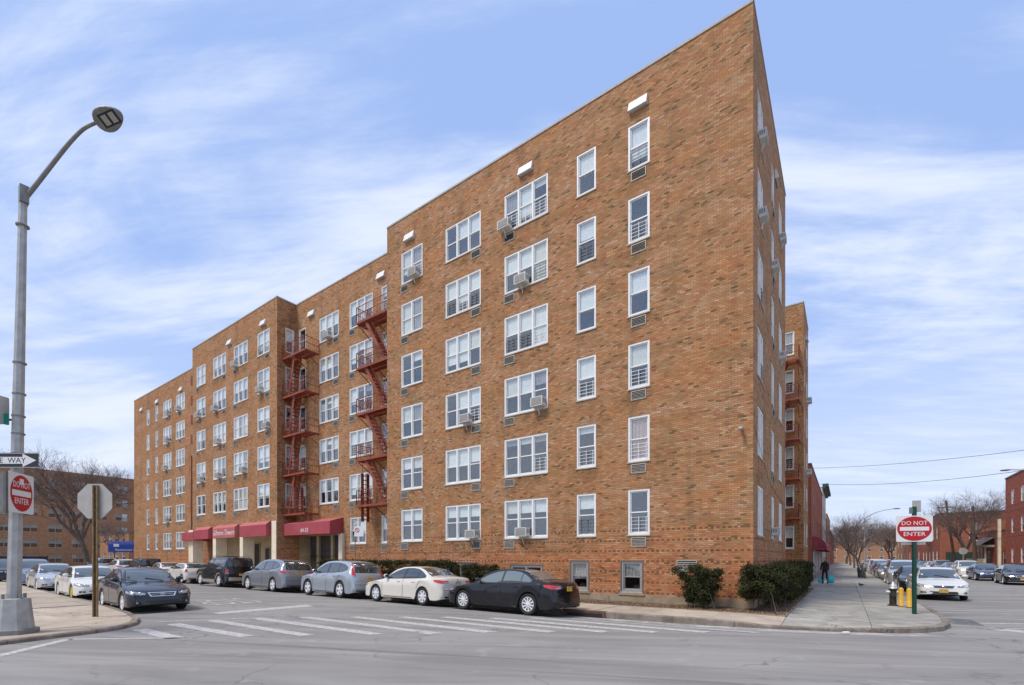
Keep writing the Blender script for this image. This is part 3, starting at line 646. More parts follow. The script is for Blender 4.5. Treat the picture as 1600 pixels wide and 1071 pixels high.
# plain returns, hidden backs and roof
m=MB()
def vq(a,b,z0=-.2,z1=H): m.face([(a[0],a[1],z0),(b[0],b[1],z0),(b[0],b[1],z1),(a[0],a[1],z1)])
for a,b in (((-18.9,1.45),(-18.9,0)),((-45.7,0),(-45.7,1.8)),((0,10.5),(-4,10.5)),((-4,10.5),(-4,23)),((.05,28.2),(-67.5,28.2)),((-67.5,28.2),(-67.5,1.8))):
    if a==(-45.7,0): vq(b,a,4.36)
    else: vq(a,b)
m.build('wall',M['brick'],BLD)
out=[(0,0),(0,10.5),(-4,10.5),(-4,23),(.05,23),(.05,28.2),(-67.5,28.2),(-67.5,1.8),(-45.7,1.8),(-45.7,0),(-31,0),(-31,1.45),(-18.9,1.45),(-18.9,0)]
m=MB()
for a,b,c,d in ((-67.5,-45.7,1.8,28.2),(-45.7,-31,0,28.2),(-31,-18.9,1.45,28.2),(-18.9,-4,0,28.2),(-4,0,0,10.5),(-4,.05,23,28.2)): m.face([(a,c,H-.5),(b,c,H-.5),(b,d,H-.5),(a,d,H-.5)])
m.build('roof',M['asphalt'],BLD)
m=MB()
for i in range(len(out)):
    a=Vector((*out[i],0)); b=Vector((*out[(i+1)%len(out)],0)); d=(b-a).normalized(); nrm=Vector((d.y,-d.x,0)) # outward for this winding
    A=a+nrm*.03-d*.0; Bq=b+nrm*.03; Ai=a-nrm*.3; Bi=b-nrm*.3
    z0,z1=H,H+.085
    m.face([(A.x,A.y,z0),(Bq.x,Bq.y,z0),(Bq.x,Bq.y,z1),(A.x,A.y,z1)]); m.face([(A.x,A.y,z1),(Bq.x,Bq.y,z1),(Bi.x,Bi.y,z1+.01),(Ai.x,Ai.y,z1+.01)]); m.face([(Ai.x,Ai.y,z1+.01),(Bi.x,Bi.y,z1+.01),(Bi.x,Bi.y,H-.5),(Ai.x,Ai.y,H-.5)]); m.face([(A.x,A.y,z0),(Bq.x,Bq.y,z0),(Bi.x,Bi.y,z0),(Ai.x,Ai.y,z0)])
m.build('coping',M['coping_light'],BLD)
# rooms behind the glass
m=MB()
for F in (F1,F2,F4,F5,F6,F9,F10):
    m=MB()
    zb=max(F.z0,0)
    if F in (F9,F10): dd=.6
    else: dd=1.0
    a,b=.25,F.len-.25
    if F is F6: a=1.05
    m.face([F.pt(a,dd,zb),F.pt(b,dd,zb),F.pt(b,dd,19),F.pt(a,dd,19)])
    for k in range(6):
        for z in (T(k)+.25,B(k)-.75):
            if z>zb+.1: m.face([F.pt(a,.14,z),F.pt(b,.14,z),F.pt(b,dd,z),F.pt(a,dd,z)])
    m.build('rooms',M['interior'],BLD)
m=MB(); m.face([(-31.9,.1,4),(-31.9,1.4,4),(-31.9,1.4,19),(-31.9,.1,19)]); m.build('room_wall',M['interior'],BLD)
# plinth
m=MB(); m.box(-18.9,.035,-.035,0,-.2,.36); m.box(0,.035,.0,10.5,-.2,.36); m.build('plinth',M['plinth'],BLD)
# hooded roof vents in the parapet
m=MB(); m.face([(-.37,0,-.2),(.37,0,-.2),(.37,0,.22),(-.37,0,.22)]); 
m.face([(-.37,0,.22),(.37,0,.22),(.37,-.05,.2),(-.37,-.05,.2)]); m.face([(-.37,-.05,.2),(.37,-.05,.2),(.37,-.17,-.2),(-.37,-.17,-.2)]); m.face([(-.37,0,.22),(-.37,-.05,.2),(-.37,-.17,-.2),(-.37,0,-.2)]); m.face([(.37,0,.22),(.37,0,-.2),(.37,-.17,-.2),(.37,-.05,.2)]); m.face([(-.37,-.03,-.17),(.37,-.03,-.17),(.37,-.15,-.17),(-.37,-.15,-.17)])
vm=m.mesh('vent_hood',[M['vent_cap'],M['dark']])
for x,y,z in ((-4.03,0,19.5),(-9.3,0,19.5),(-17,0,19.5),(-21.2,1.45,19.55),(-28.95,1.45,19.5),(-32.95,0,19.4),(-38.4,0,19.4),(-53.4,1.8,19.25),(-60,1.8,19.25),(-64.9,1.8,19.25)): link('vent_hood',vm,BLD,(x,y-.002,z))
link('vent_hood',vm,BLD,(.002,6.4,18.9),(0,0,PI/2)); link('vent_hood',vm,BLD,(.052,25.6,19),(0,0,PI/2))
# drain pipe on the far wing, red iron pieces
m=MB(); m.bar((-50.6,1.72,3.2),(-50.6,1.72,12.0),.06,n=8); m.build('downpipe',M['fire'],BLD)
for k in range(4): m=MB(); m.box(-50.75,-50.45,1.68,1.795,13.2+k*1.95,14.1+k*1.95); m.build('wall_tie',M['fire'],BLD)
# portico under the left wing
for i,(a,b) in enumerate(((-46.55,-45.6),(-41.45,-40.87),(-36.62,-36.1),(-31.72,-31.1))):
    m=MB(); m.box(a,b,-.03 if i else .0,.85,.0,4.34 if i<3 else 4.5); m.build('pillar',M['cream'],BLD)
m=MB(); m.face([(-45.7,2.6,0),(-31.02,2.6,0),(-31.02,2.6,4.36),(-45.7,2.6,4.36)]); m.face([(-31.05,.86,0),(-31.05,.86,4.36),(-31.05,2.6,4.36),(-31.05,2.6,0)]); m.build('portico_wall',M['tan'],BLD)
m=MB(); m.face([(-45.7,.0,4.33),(-31.02,.0,4.33),(-31.02,2.6,4.33),(-45.7,2.6,4.33)]); m.build('soffit',M['stone'],BLD)
for a,b,h_ in ((-39.6,-38.7,3.0),(-37.7,-37.05,2.6)): m=MB(); m.box(a,b,2.54,2.59,.1,h_); m.box(a-.06,a,2.52,2.6,.1,h_+.06,1); m.box(b,b+.06,2.52,2.6,.1,h_+.06,1); m.box(a,b,2.52,2.6,h_,h_+.06,1); m.build('door',[M['dark'],M['frame_grey']],BLD)
m=MB(); m.face([(-45.7,-.6,.13),(-25,-.6,.13),(-25,3.6,.13),(-45.7,3.6,.13)]); m.build('porch_floor',M['slab_warm'],BLD)
# recessed main entrance
m=MB(); m.face([(-30.98,3.4,0),(-25.3,3.4,0),(-25.3,3.4,3.45),(-30.98,3.4,3.45)]); m.face([(-30.9,1.46,3.44),(-25.3,1.46,3.44),(-25.3,3.4,3.44),(-30.9,3.4,3.44)]); m.face([(-25.4,1.46,0),(-25.4,3.4,0),(-25.4,3.4,3.44),(-25.4,1.46,3.44)]); m.build('entrance_wall',M['tan'],BLD)
m=MB(); m.box(-25.42,-25.0,1.25,1.6,.1,3.45); m.build('pillar',M['cream'],BLD)
for x in (-29.55,-27.75): m=MB(); m.box(x-.14,x+.14,2.3,2.6,.1,3.43); m.build('pillar',M['tan'],BLD)
for a,b in ((-30.7,-29.75),(-29.3,-28.0),(-27.5,-25.6)):
    m=MB(); m.box(a,b,2.66,2.7,.15,2.75); d=m.build('door',M['dark'],BLD)
    m=MB(); m.box(a,a+.06,2.6,2.655,.15,2.8); m.box(b-.06,b,2.6,2.655,.15,2.8); m.box(a+.06,b-.06,2.6,2.655,2.74,2.8); m.box((a+b)/2-.03,(a+b)/2+.03,2.6,2.655,.15,2.74); m.build('frame',M['frame_grey'],d)
m=MB(); m.bar((-27.1,2.45,1.1),(-27.1,2.45,2.3),.05,n=8); m.build('wall_lamp',M['cream'],BLD)
# camera and cable on the corner
m=MB(); m.bar((-.35,-.02,6.25),(-.35,-.2,6.22),.05,n=8); m.ell((-.35,-.24,6.2),(.08,.1,.07)); m.build('security_camera',M['galv'],BLD,smooth=True)
m=MB(); m.path([(.02,.05,6.3),(.02,2.6,5.4),(.02,4,4.9),(.02,6,4.7),(.02,10.3,4.5)],.007,n=4); m.build('cable',M['wire'],BLD)
# ---- window air conditioners
def ac_mesh(w=.62,h=.40,d=.34):
    m=MB(); m.box(-w/2,w/2,-d,.0,0,h)
    m.box(-w/2+.04,w/2-.04,-d-.004,-d,.04,h-.04,1)
    for i in range(7): z=.06+i*(h-.12)/7; m.box(-w/2+.04,w/2-.04,-d-.016,-d-.004,z,z+.014)
    for sx in (-1,1):
        for i in range(4): y=-d+.06+i*.085; m.box(sx*(w/2+.002)-.002,sx*(w/2+.002)+.002,y,y+.045,h*.35,h-.06,1)
    b=MB(); b.bar((0,-d+.12,-.005),(0,-.04,-.34),.016); return m.mesh('casing',[M['ac'],M['ac_dark']]),b.mesh('bracket',M['ac'])
ACM=ac_mesh(); FN=['top-floor','fifth-floor','fourth-floor','third-floor','second-floor','ground-floor']
def ac(F,s,k,lab,dz=.05):
    o=empty('air_conditioner',F.pt(s,.02,B(k)+dz),F.rz,lab,'air conditioner','air conditioners hung from the apartment windows')
    link('casing',ACM[0],o); link('bracket',ACM[1],o)
    if F is F6: o.scale=(.8,.72,.85)
cn={'A':'paired window left of the near wing','B':'left triple window of the near wing','C':'right triple window of the near wing'}
for c,k,s in (('C',0,8.5),('C',1,9.45),('C',3,10.35),('C',5,9.5),('B',5,6.5),('B',3,6.1),('A',0,2.35)): ac(F1,s,k,f'white air conditioner in the {FN[k]} {cn[c]}')
ac(F1,12.6,5,'white air conditioner behind the basement window beside the black sedan',dz=-2.62) if 0 else None
ac(F2,4.2,0,'white air conditioner in the top-floor triple window between the fire escapes')
cols4={'a':(1.8,'leftmost paired window above the awnings'),'b':(5.2,'left triple window above the awnings'),'c':(9.2,'right triple window above the awnings'),'d':(13.0,'paired window at the corner by the left fire escape')}
for c,k,ds in (('c',0,-.8),('d',1,-.6),('b',2,.2),('d',2,.4),('b',1,-.4),('a',3,.3),('c',3,.6),('b',3,.3),('a',1,-.3)): ac(F4,cols4[c][0]+ds,k,f'pale air conditioner in the {FN[k]} {cols4[c][1]}')
for k,s,l in ((0,13.6,'right'),(0,10.9,'left'),(2,10.1,'left'),(1,10.7,'left'),(4,10.6,'left')): ac(F5,s,k,f'small air conditioner in the {FN[k]} {l} triple window of the farthest wing')
for k,s,l in ((0,1.7,'nearest'),(1,1.7,'nearest'),(1,5.4,'narrow middle'),(2,8.3,'third'),(5,5.4,'narrow middle'),(0,8.4,'third')): ac(F6,s,k,f'white air conditioner in the {FN[k]} {l} window of the side street face')
ac(F10,3.8,1,'air conditioner in the fifth-floor window of the back wing'); ac(F10,3.8,3,'air conditioner in the third-floor window of the back wing')
# ---- fire escapes
PZ=lambda k:16.35-2.85*k
def plat(x0,x1,y0,y1,z,hole=None):
    """platform mesh: frame and slats; y0 outer edge"""
    m=MB(); m.box(x0,x1,y0,y0+.04,z-.11,z+.02); m.box(x0,x0+.05,y0+.04,y1,z-.11,z+.02); m.box(x1-.05,x1,y0+.04,y1,z-.11,z+.02)
    n=int((x1-x0)/.09)
    for i in range(1,n):
        x=x0+.05+i*.09
        if hole and hole[0]<x<hole[1]: m.box(x,x+.03,y0+.05,y0+.3,z-.03,z-.005) if 0 else None; continue
        m.box(x,min(x+.045,x1-.05),y0+.05,y1,z-.03,z-.003)
    m.box(x0+.05,x1-.05,(y0+y1)/2,(y0+y1)/2+.04,z-.14,z-.035)
    return m
def rail(x0,x1,y0,y1,z,ends=(1,1),h=.95):
    m=MB()
    def run(a,b):
        for zz in (h,.5): m.bar((*a,z+zz),(*b,z+zz),.014)
        d=math.hypot(b[0]-a[0],b[1]-a[1]); n=max(2,int(d/.14))
        for i in range(n+1):
            t=i/n; x,y=a[0]+(b[0]-a[0])*t,a[1]+(b[1]-a[1])*t; m.bar((x,y,z+.02),(x,y,z+h),.008 if 0<i<n else .018)
    run((x0+.025,y0+.025),(x1-.025,y0+.025))
    if ends[0]: run((x0+.025,y0+.025),(x0+.025,y1))
    if ends[1]: run((x1-.025,y0+.025),(x1-.025,y1))
    return m
def stair(p,q,w=.5):
    """p top, q bottom; w along y"""
    m=MB(); P=Vector(p); Q=Vector(q)
    for s in (0,w): m.bar(P+Vector((0,s,0)),Q+Vector((0,s,0)),.014,.10); m.bar(P+Vector((0,s,.75)),Q+Vector((0,s,.75)),.012)
    n=11
    for i in range(n):
        c=P+(Q-P)*((i+.5)/n); m.box(c.x-.1,c.x+.1,c.y+.012,c.y+w-.012,c.z-.012,c.z+.012)
    for i in (1,6,10):
        c=P+(Q-P)*(i/n)
        for s in (0,w): m.bar(c+Vector((0,s,0)),c+Vector((0,s,.75)),.01)
    return m
def brackets(x0,x1,y0,y1,z):
    m=MB()
    for x in (x0+.12,(x0+x1)/2,x1-.12): m.bar((x,y0+.1,z-.16),(x,y1,z-.75),.02)
    return m
fe=empty('fire_escape',(-31,1.45,5),0,'dark red iron fire escape in the corner above the numbered maroon awning','fire escape')
def sub(fe,m,name):
    o=m.build(name,M['fire'],fe); o.matrix_parent_inverse=Matrix.Translation(-fe.location); return o
for k in range(5):
    z=PZ(k); sub(fe,plat(-30.98,-28.0,.35,1.43,z,(-30.3,-29.7) if k<4 else None),'platform'); sub(fe,rail(-30.98,-28.0,.35,1.43,z,(0,1)),'railing'); sub(fe,brackets(-30.98,-28.0,.35,1.43,z),'brackets')
    if k<4: sub(fe,stair((-29.55,.5,z),(-30.35,.5,z-2.83)),'stair')
sub(fe,stair((-29.3,.5,PZ(4)+1.9),(-29.3,.52,PZ(4)-.1),.42),'ladder')
fe=empty('fire_escape',(-21,1.45,5),0,'dark red iron fire escape with zigzag stairs beside the projecting near wing','fire escape')
for k in range(5):
    z=PZ(k)+.1; sub(fe,plat(-22.3,-18.93,.38,1.43,z),'platform'); sub(fe,rail(-22.3,-18.93,.38,1.43,z,(1,0)),'railing'); sub(fe,brackets(-22.3,-18.93,.38,1.43,z),'brackets')
    if k<4: sub(fe,stair((-21.55,.5,z),(-19.75,.5,z-2.83)),'stair')
sub(fe,stair((-21.9,.55,PZ(4)+2.1),(-21.9,.56,PZ(4)-.9),.42),'ladder')
fe=empty('fire_escape',(-1,23,5),0,'red iron fire escape on the back wing facing the courtyard','fire escape')
for k in range(5):
    z=16.15-2.86*k; sub(fe,plat(-3.9,-.12,21.45,22.98,z),'platform'); sub(fe,rail(-3.9,-.12,21.45,22.98,z,(0,1),1.0),'railing'); sub(fe,brackets(-3.9,-.12,21.45,22.98,z),'brackets')
    q_=MB(); q_.box(-.13,-.11,21.5,22.95,z+.0,z+.42); sub(fe,q_,'side_plate')
    if k<4: sub(fe,stair((-.9,21.7,z),(-2.1,21.7,z-2.83)),'stair')
# ---- awnings
def awning(x0,x1,yf,yb,z0,z1,zt,lab):
    o=empty('awning',((x0+x1)/2,yb,z0),0,lab,'awning'); m=MB(); e=.0
    q=lambda *P:[(x-(x0+x1)/2,y-yb,z-z0) for x,y,z in P]
    m.face(q((x0,yf,z0),(x1,yf,z0),(x1,yf,z1),(x0,yf,z1))); m.face(q((x0,yf,z1),(x1,yf,z1),(x1,yb,zt),(x0,yb,zt)),1)
    m.face(q((x1,yf,z0),(x1,yb,z0),(x1,yb,zt),(x1,yf,z1))); m.face(q((x0,yf,z0),(x0,yf,z1),(x0,yb,zt),(x0,yb,z0))); m.face(q((x0,yf+.02,z0+.03),(x1,yf+.02,z0+.03),(x1,yb,z0+.03),(x0,yb,z0+.03)),0)
    m.build('canvas',[M['awning_pink'] if 'Tow' in lab else M['awning'],M['awning_pink']],o)
    f=MB()
    for x in (x0+.02,x1-.02): f.bar(q((x,yf+.03,z0+.02))[0],q((x,yb,z0+.02))[0],.015)
    f.bar(q((x0,yf+.03,z0+.02))[0],q((x1,yf+.03,z0+.02))[0],.015); f.build('frame',M['galv_dark'],o); return o
awning(-47.3,-44.72,-.3,1.78,3.36,4.1,4.38,'plain maroon awning wrapping the far end of the portico')
awning(-44.55,-41.6,-.34,-.02,3.42,4.22,4.5,'blank maroon awning left of the lettered one')
a=awning(-40.72,-36.8,-.34,-.02,3.42,4.24,4.52,'maroon awning with white slanted Towers lettering over the portico')
text('lettering','Gilmore Towers',.62,M['letter'],a,(0,-.33,.42),(PI/2,0,0),shear=.35,sx=.9)
awning(-35.98,-31.9,-.34,-.02,3.42,4.26,4.54,'blank maroon awning next to the cream corner pillar')
a=awning(-30.95,-25.15,.42,1.43,3.42,4.25,4.55,'maroon awning with street numbers over the main entrance')
text('lettering','64-33',.42,M['letter'],a,(-.1,-1.02,.3),(PI/2,0,0))
# ------------------------------------------------------------------ cars (local frame: nose towards +X, centre on the ground)
def interp(pts,x):
    if x<=pts[0][0]: return pts[0][1]
    for (a,b),(c,d) in zip(pts,pts[1:]):
        if x<=c:
            t=(x-a)/(c-a); return b+(d-b)*t
    return pts[-1][1]
def smooth_pts(pts,n=10):
    """monotone-ish resampling (centripetal-free Catmull-Rom on x) of a control polyline"""
    out=[]
    for i in range(len(pts)-1):
        p1,p2=pts[i],pts[i+1]; h=p2[0]-p1[0]
        def sl(j):
            if j<=0 or j>=len(pts)-1: 
                a=max(0,min(j,len(pts)-2)); return (pts[a+1][1]-pts[a][1])/(pts[a+1][0]-pts[a][0])
            s0=(pts[j][1]-pts[j-1][1])/(pts[j][0]-pts[j-1][0]); s1=(pts[j+1][1]-pts[j][1])/(pts[j+1][0]-pts[j][0])
            return 0 if s0*s1<=0 else 2*s0*s1/(s0+s1)
        m1,m2=sl(i),sl(i+1)
        for k in range(n):
            t=k/n; t2,t3=t*t,t*t*t
            out.append((p1[0]+h*t,(2*t3-3*t2+1)*p1[1]+(t3-2*t2+t)*h*m1+(-2*t3+3*t2)*p2[1]+(t3-t2)*h*m2))
    out.append(pts[-1]); return out
SP={}
SP['sedan']=dict(L=4.78,W=.915,top=[(0,.53),(.03,.61),(.10,.685),(.25,.75),(.6,.84),(1.22,.955),(1.62,1.17),(2.05,1.36),(2.45,1.435),(2.95,1.45),(3.4,1.40),(3.85,1.24),(4.22,1.11),(4.5,1.085),(4.68,1.05),(4.75,.97),(4.78,.8)],
 belt=[(0,.50),(.1,.64),(.3,.71),(1.2,.875),(2.4,.945),(3.7,.99),(4.2,1.0),(4.6,.99),(4.78,.76)],ax=(.95,3.78),ar=.375,wr=.335,roof=.60,
 win=[(1.50,.955,.965),(1.75,.96,1.09),(2.1,.965,1.25),(2.45,.975,1.335),(2.9,.985,1.36),(3.3,1.0,1.325),(3.6,1.01,1.22),(3.86,1.03,1.07)],pil=(2.62,2.70),q=3.42,
 ws=(1.27,2.02),rg=(3.34,4.14),hood=1.2)
SP['suv']=dict(L=4.62,W=.935,top=[(0,.60),(.03,.74),(.10,.84),(.28,.93),(.6,1.0),(1.08,1.09),(1.45,1.33),(1.85,1.55),(2.25,1.655),(2.9,1.69),(3.6,1.67),(4.05,1.60),(4.3,1.45),(4.47,1.15),(4.56,1.02),(4.62,.8)],
 belt=[(0,.56),(.1,.78),(.3,.87),(1.1,1.0),(2.4,1.06),(3.6,1.12),(4.2,1.16),(4.5,1.05),(4.62,.75)],ax=(.92,3.62),ar=.42,wr=.37,roof=.63,
 win=[(1.42,1.09,1.10),(1.65,1.095,1.27),(1.95,1.10,1.44),(2.3,1.115,1.53),(2.9,1.13,1.56),(3.4,1.16,1.53),(3.8,1.2,1.46),(4.02,1.26,1.34)],pil=(2.5,2.58),q=3.36,
 ws=(1.14,1.88),rg=(4.08,4.48),hood=1.05)
SP['box_suv']=dict(L=4.85,W=.945,top=[(0,.62),(.03,.80),(.08,.93),(.25,1.01),(.7,1.07),(1.28,1.12),(1.6,1.36),(1.92,1.62),(2.25,1.735),(3.0,1.76),(4.2,1.755),(4.6,1.72),(4.72,1.45),(4.78,1.1),(4.82,.95),(4.85,.7)],
 belt=[(0,.58),(.1,.86),(.3,.95),(1.3,1.07),(4.5,1.12),(4.75,1.05),(4.85,.65)],ax=(.95,3.85),ar=.42,wr=.375,roof=.70,
 win=[(1.62,1.13,1.15),(1.8,1.135,1.33),(2.0,1.14,1.5),(2.3,1.14,1.58),(3.2,1.15,1.6),(4.1,1.16,1.6),(4.45,1.17,1.57),(4.5,1.18,1.5)],pil=(2.66,2.74),q=3.55,
 ws=(1.34,1.96),rg=(4.62,4.76),hood=1.25)
SP['hatch']=dict(L=3.75,W=.85,top=[(0,.58),(.03,.70),(.08,.78),(.22,.86),(.5,.93),(.88,.98),(1.18,1.2),(1.48,1.36),(1.8,1.415),(2.6,1.41),(3.25,1.37),(3.5,1.2),(3.66,.95),(3.72,.85),(3.75,.65)],
 belt=[(0,.55),(.1,.75),(.3,.82),(.95,.92),(3.3,.98),(3.6,.92),(3.75,.6)],ax=(.68,3.12),ar=.36,wr=.315,roof=.60,
 win=[(1.2,.985,1.0),(1.35,.99,1.13),(1.55,.995,1.26),(1.8,1.0,1.3),(2.4,1.01,1.3),(2.9,1.02,1.28),(3.15,1.03,1.24),(3.3,1.04,1.12)],pil=(2.2,2.27),q=2.95,
 ws=(.94,1.5),rg=(3.3,3.6),hood=.88)
def scaled(base,L=None,H=None,W=None,**k):
    s={a:b for a,b in SP[base].items()}; fx=(L/s['L']) if L else 1; Hm=max(z for _,z in s['top']); fz=(H/Hm) if H else 1
    for key in ('top','belt'): s[key]=[(x*fx,z*fz) for x,z in s[key]]
    s['win']=[(x*fx,a*fz,b*fz) for x,a,b in s['win']]
    for key in ('ax','pil','ws','rg'): s[key]=tuple(v*fx for v in s[key])
    s['q']*=fx; s['hood']*=fx; s['L']*=fx
    if W: s['roof']*=W/s['W']; s['W']=W
    s.update(k); return s
def body_mesh(s):
    Lc=s['L']; top=smooth_pts(s['top']); belt=smooth_pts(s['belt']); W=s['W']
    xs=set()
    for i in range(61): xs.add(round(Lc*i/60,3))
    for x in (0,.015,.04,.07,.1,.14,.19,.25,.32): xs|={round(x,3),round(Lc-x,3)}
    for ax in s['ax']:
        for i in range(15): xs.add(round(ax-s['ar']*math.cos(PI*i/14),4))
    xs=sorted(xs); xs=[x for i,x in enumerate(xs) if i==0 or x-xs[i-1]>.004]
    def halfw(x):
        f=min(1,x/.55); r=min(1,(Lc-x)/.5)
        return W*(.70+.30*math.sqrt(max(0,1-(1-f)**2.2)))*(.80+.20*math.sqrt(max(0,1-(1-r)**2.4)))
    wrz=s['wr']
    secs=[]
    for x in xs:
        hw=halfw(x); zt=interp(top,x); zb=min(interp(belt,x),zt-.015); e=min(1,min(x,Lc-x)/.25); zlow=.20+.07*(1-e)
        arch=zlow; inarch=False
        for ax in s['ax']:
            if abs(x-ax)<=s['ar']+1e-3:
                a=wrz+math.sqrt(max(0,s['ar']**2-(x-ax)**2))
                if a>arch: arch=a; inarch=True
        g=sm(zt-zb,.10,.34); rw=s['roof']
        A=min(arch,zb-.06)
        P=[(0,zlow+.02),(hw*.62,zlow+.02),(hw*.62,max(zlow+.02,A-.0) if inarch else zlow+.02),(hw*.955,A),(hw*.985,A+.02)]
        for t in (.25,.5,.72,.88): 
            z=A+.02+(zb-A-.02)*t; bul={.25:.992,.5:.988,.72:1.004,.88:.975}[t]
            P.append((hw*bul,z))
        P.append((hw*.945,zb)); 
        # above the belt: hood/deck shape (g=0) blends to greenhouse (g=1)
        d=zt-zb; rwh=rw*(hw/W)
        hood=[(hw*.90,zb+d*.25),(hw*.80,zb+d*.55),(hw*.66,zb+d*.78),(hw*.5,zb+d*.9),(hw*.3,zb+d*.97),(0,zt)]
        tb=hw*.915; fr=(zt-zb)/max(.01,(max(z for _,z in s['top'])-zb)); ye=tb+(rwh-tb)*min(1,fr)
        gh=[(tb,zb+.012),(tb+(ye-tb)*.5,zb+d*.48),(ye,zt-.075),(ye*.93,zt-.03),(ye*.6,zt-.008),(0,zt)]
        for a,b in zip(hood,gh): P.append((a[0]+(b[0]-a[0])*g,a[1]+(b[1]-a[1])*g))
        secs.append(P)
    m=MB(); n=len(secs[0]); ring=2*n-2
    for x,P in zip(xs,secs):
        full=[(y,z) for y,z in P]+[(-y,z) for y,z in reversed(P[1:-1])]
        nose=0
        for (y,z) in full:
            # noses and tails bow outwards in plan
            hw=W; k=(abs(y)/hw)**2; xo=x
            if x<.35: xo=x+.10*k*(1-x/.35)
            if x>Lc-.35: xo=x-.10*k*(1-(Lc-x)/.35)
            if x>Lc-.3 and z<.62: xo=min(Lc,xo+.045*(1-(Lc-x)/.3))
            if x<.2 and z<.5: xo=max(-.02,xo-.03*(1-x/.2))
            m.v.append((Lc/2-xo,y,z))
    for i in range(len(xs)-1):
        for j in range(ring):
            k=(j+1)%ring; jj=j if j<n-1 else ring-1-j
            m.f.append((i*ring+j,(i+1)*ring+j,(i+1)*ring+k,i*ring+k)); m.m.append(1 if jj<3 else 0)
    m.f.append(tuple(range(ring))); m.m.append(0); m.f.append(tuple((len(xs)-1)*ring+i for i in reversed(range(ring)))); m.m.append(0)
    return m
bcache={}
def snap_patch(bvh,rows,nu,nv,off,mode,side=1,th=0):
    """rows: list of polylines of 3D points (same count); bilinear refine and lay on the body"""
    m=MB(); U=len(rows[0])-1; V=len(rows)-1; g=[]
    for v in range(V*nv+1):
        a=min(v//nv,V-1); tv=(v-a*nv)/nv; r=[]
        for u in range(U*nu+1):
            b=min(u//nu,U-1); tu=(u-b*nu)/nu
            p=(Vector(rows[a][b])*(1-tu)+Vector(rows[a][b+1])*tu)*(1-tv)+(Vector(rows[a+1][b])*(1-tu)+Vector(rows[a+1][b+1])*tu)*tv
            if mode=='n': loc,no,_,_=bvh.find_nearest(p)
            else:
                d=Vector({'y':(0,-side,0),'x':(-side,0,0),'z':(0,0,-1)}[mode]); o=p.copy()
                if mode=='y': o.y=side*3
                elif mode=='x': o.x=side*6
                else: o.z=4
                loc,no,_,_=bvh.ray_cast(o,d)
                if loc is None: loc,no,_,_=bvh.find_nearest(p)
                if no.dot(d)>0: no=-no
            if mode=='n' and no.dot(p-loc)<0 and no.dot(Vector((loc.x*.3,loc.y,loc.z-.6)))<0: no=-no
            r.append(loc+no*off)
        g.append(r)
    w_=len(g[0])
    for r in g:
        for p in r: m.v.append(tuple(p))
    for v in range(len(g)-1):
        for u in range(w_-1): m.f.append((v*w_+u,v*w_+u+1,(v+1)*w_+u+1,(v+1)*w_+u)); m.m.append(0)
    return m
def wheel_meshes(r,style,w=.21):
    k=('wheel',round(r,3),style)
    if k in bcache: return bcache[k]
    rr=r*.69; t=MB(); prof=[(rr,-w*.42),(r*.93,-w*.5),(r*.985,-w*.42),(r,-w*.25),(r,w*.25),(r*.985,w*.42),(r*.93,w*.5),(rr,w*.42)]
    t.lathe(prof,28,'y',caps=False); tm=weld(t.mesh('tyre',M['tyre']),R(40))
    m=MB(); y=w*.40
    # outer lip ring
    n=28
    for a,b,ya,yb in ((rr*1.0,rr*.93,y+.012,y+.014),(rr*.93,rr*.9,y+.014,y-.03)):
        for i in range(n):
            t0,t1=2*PI*i/n,2*PI*(i+1)/n; m.face([(a*math.cos(t0),ya,a*math.sin(t0)),(a*math.cos(t1),ya,a*math.sin(t1)),(b*math.cos(t1),yb,b*math.sin(t1)),(b*math.cos(t0),yb,b*math.sin(t0))])
    ns={'ten':10,'five':5,'seven':7,'steel':6}[style]; sw={'ten':.026,'five':.066,'seven':.046,'steel':.062}[style]
    for i in range(ns):
        a=2*PI*i/ns+.2; c,s_=math.cos(a),math.sin(a)
        def P(rad,off,yy): return (c*rad-s_*off,yy,s_*rad+c*off)
        r0,r1=.045,rr*.95
        m.face([P(r0,-sw*.7,y+.005),P(r1,-sw,y-.0),P(r1,sw,y-.0),P(r0,sw*.7,y+.005)])
        m.face([P(r0,-sw*.7,y+.005),P(r0,-sw*.7,y-.03),P(r1,-sw,y-.04),P(r1,-sw,y)]); m.face([P(r0,sw*.7,y+.005),P(r1,sw,y),P(r1,sw,y-.04),P(r0,sw*.7,y-.03)])
    m.lathe([(.055,y-.03),(.06,y+.01),(.035,y+.016)],12,'y'); 
    m.lathe([(rr*1.0,-w*.3),(rr*1.0,y-.05)],n,'y',m=1)
    rm=m.mesh('rim',[M['rim'],M['rim_dark']]); bcache[k]=(tm,rm); return bcache[k]
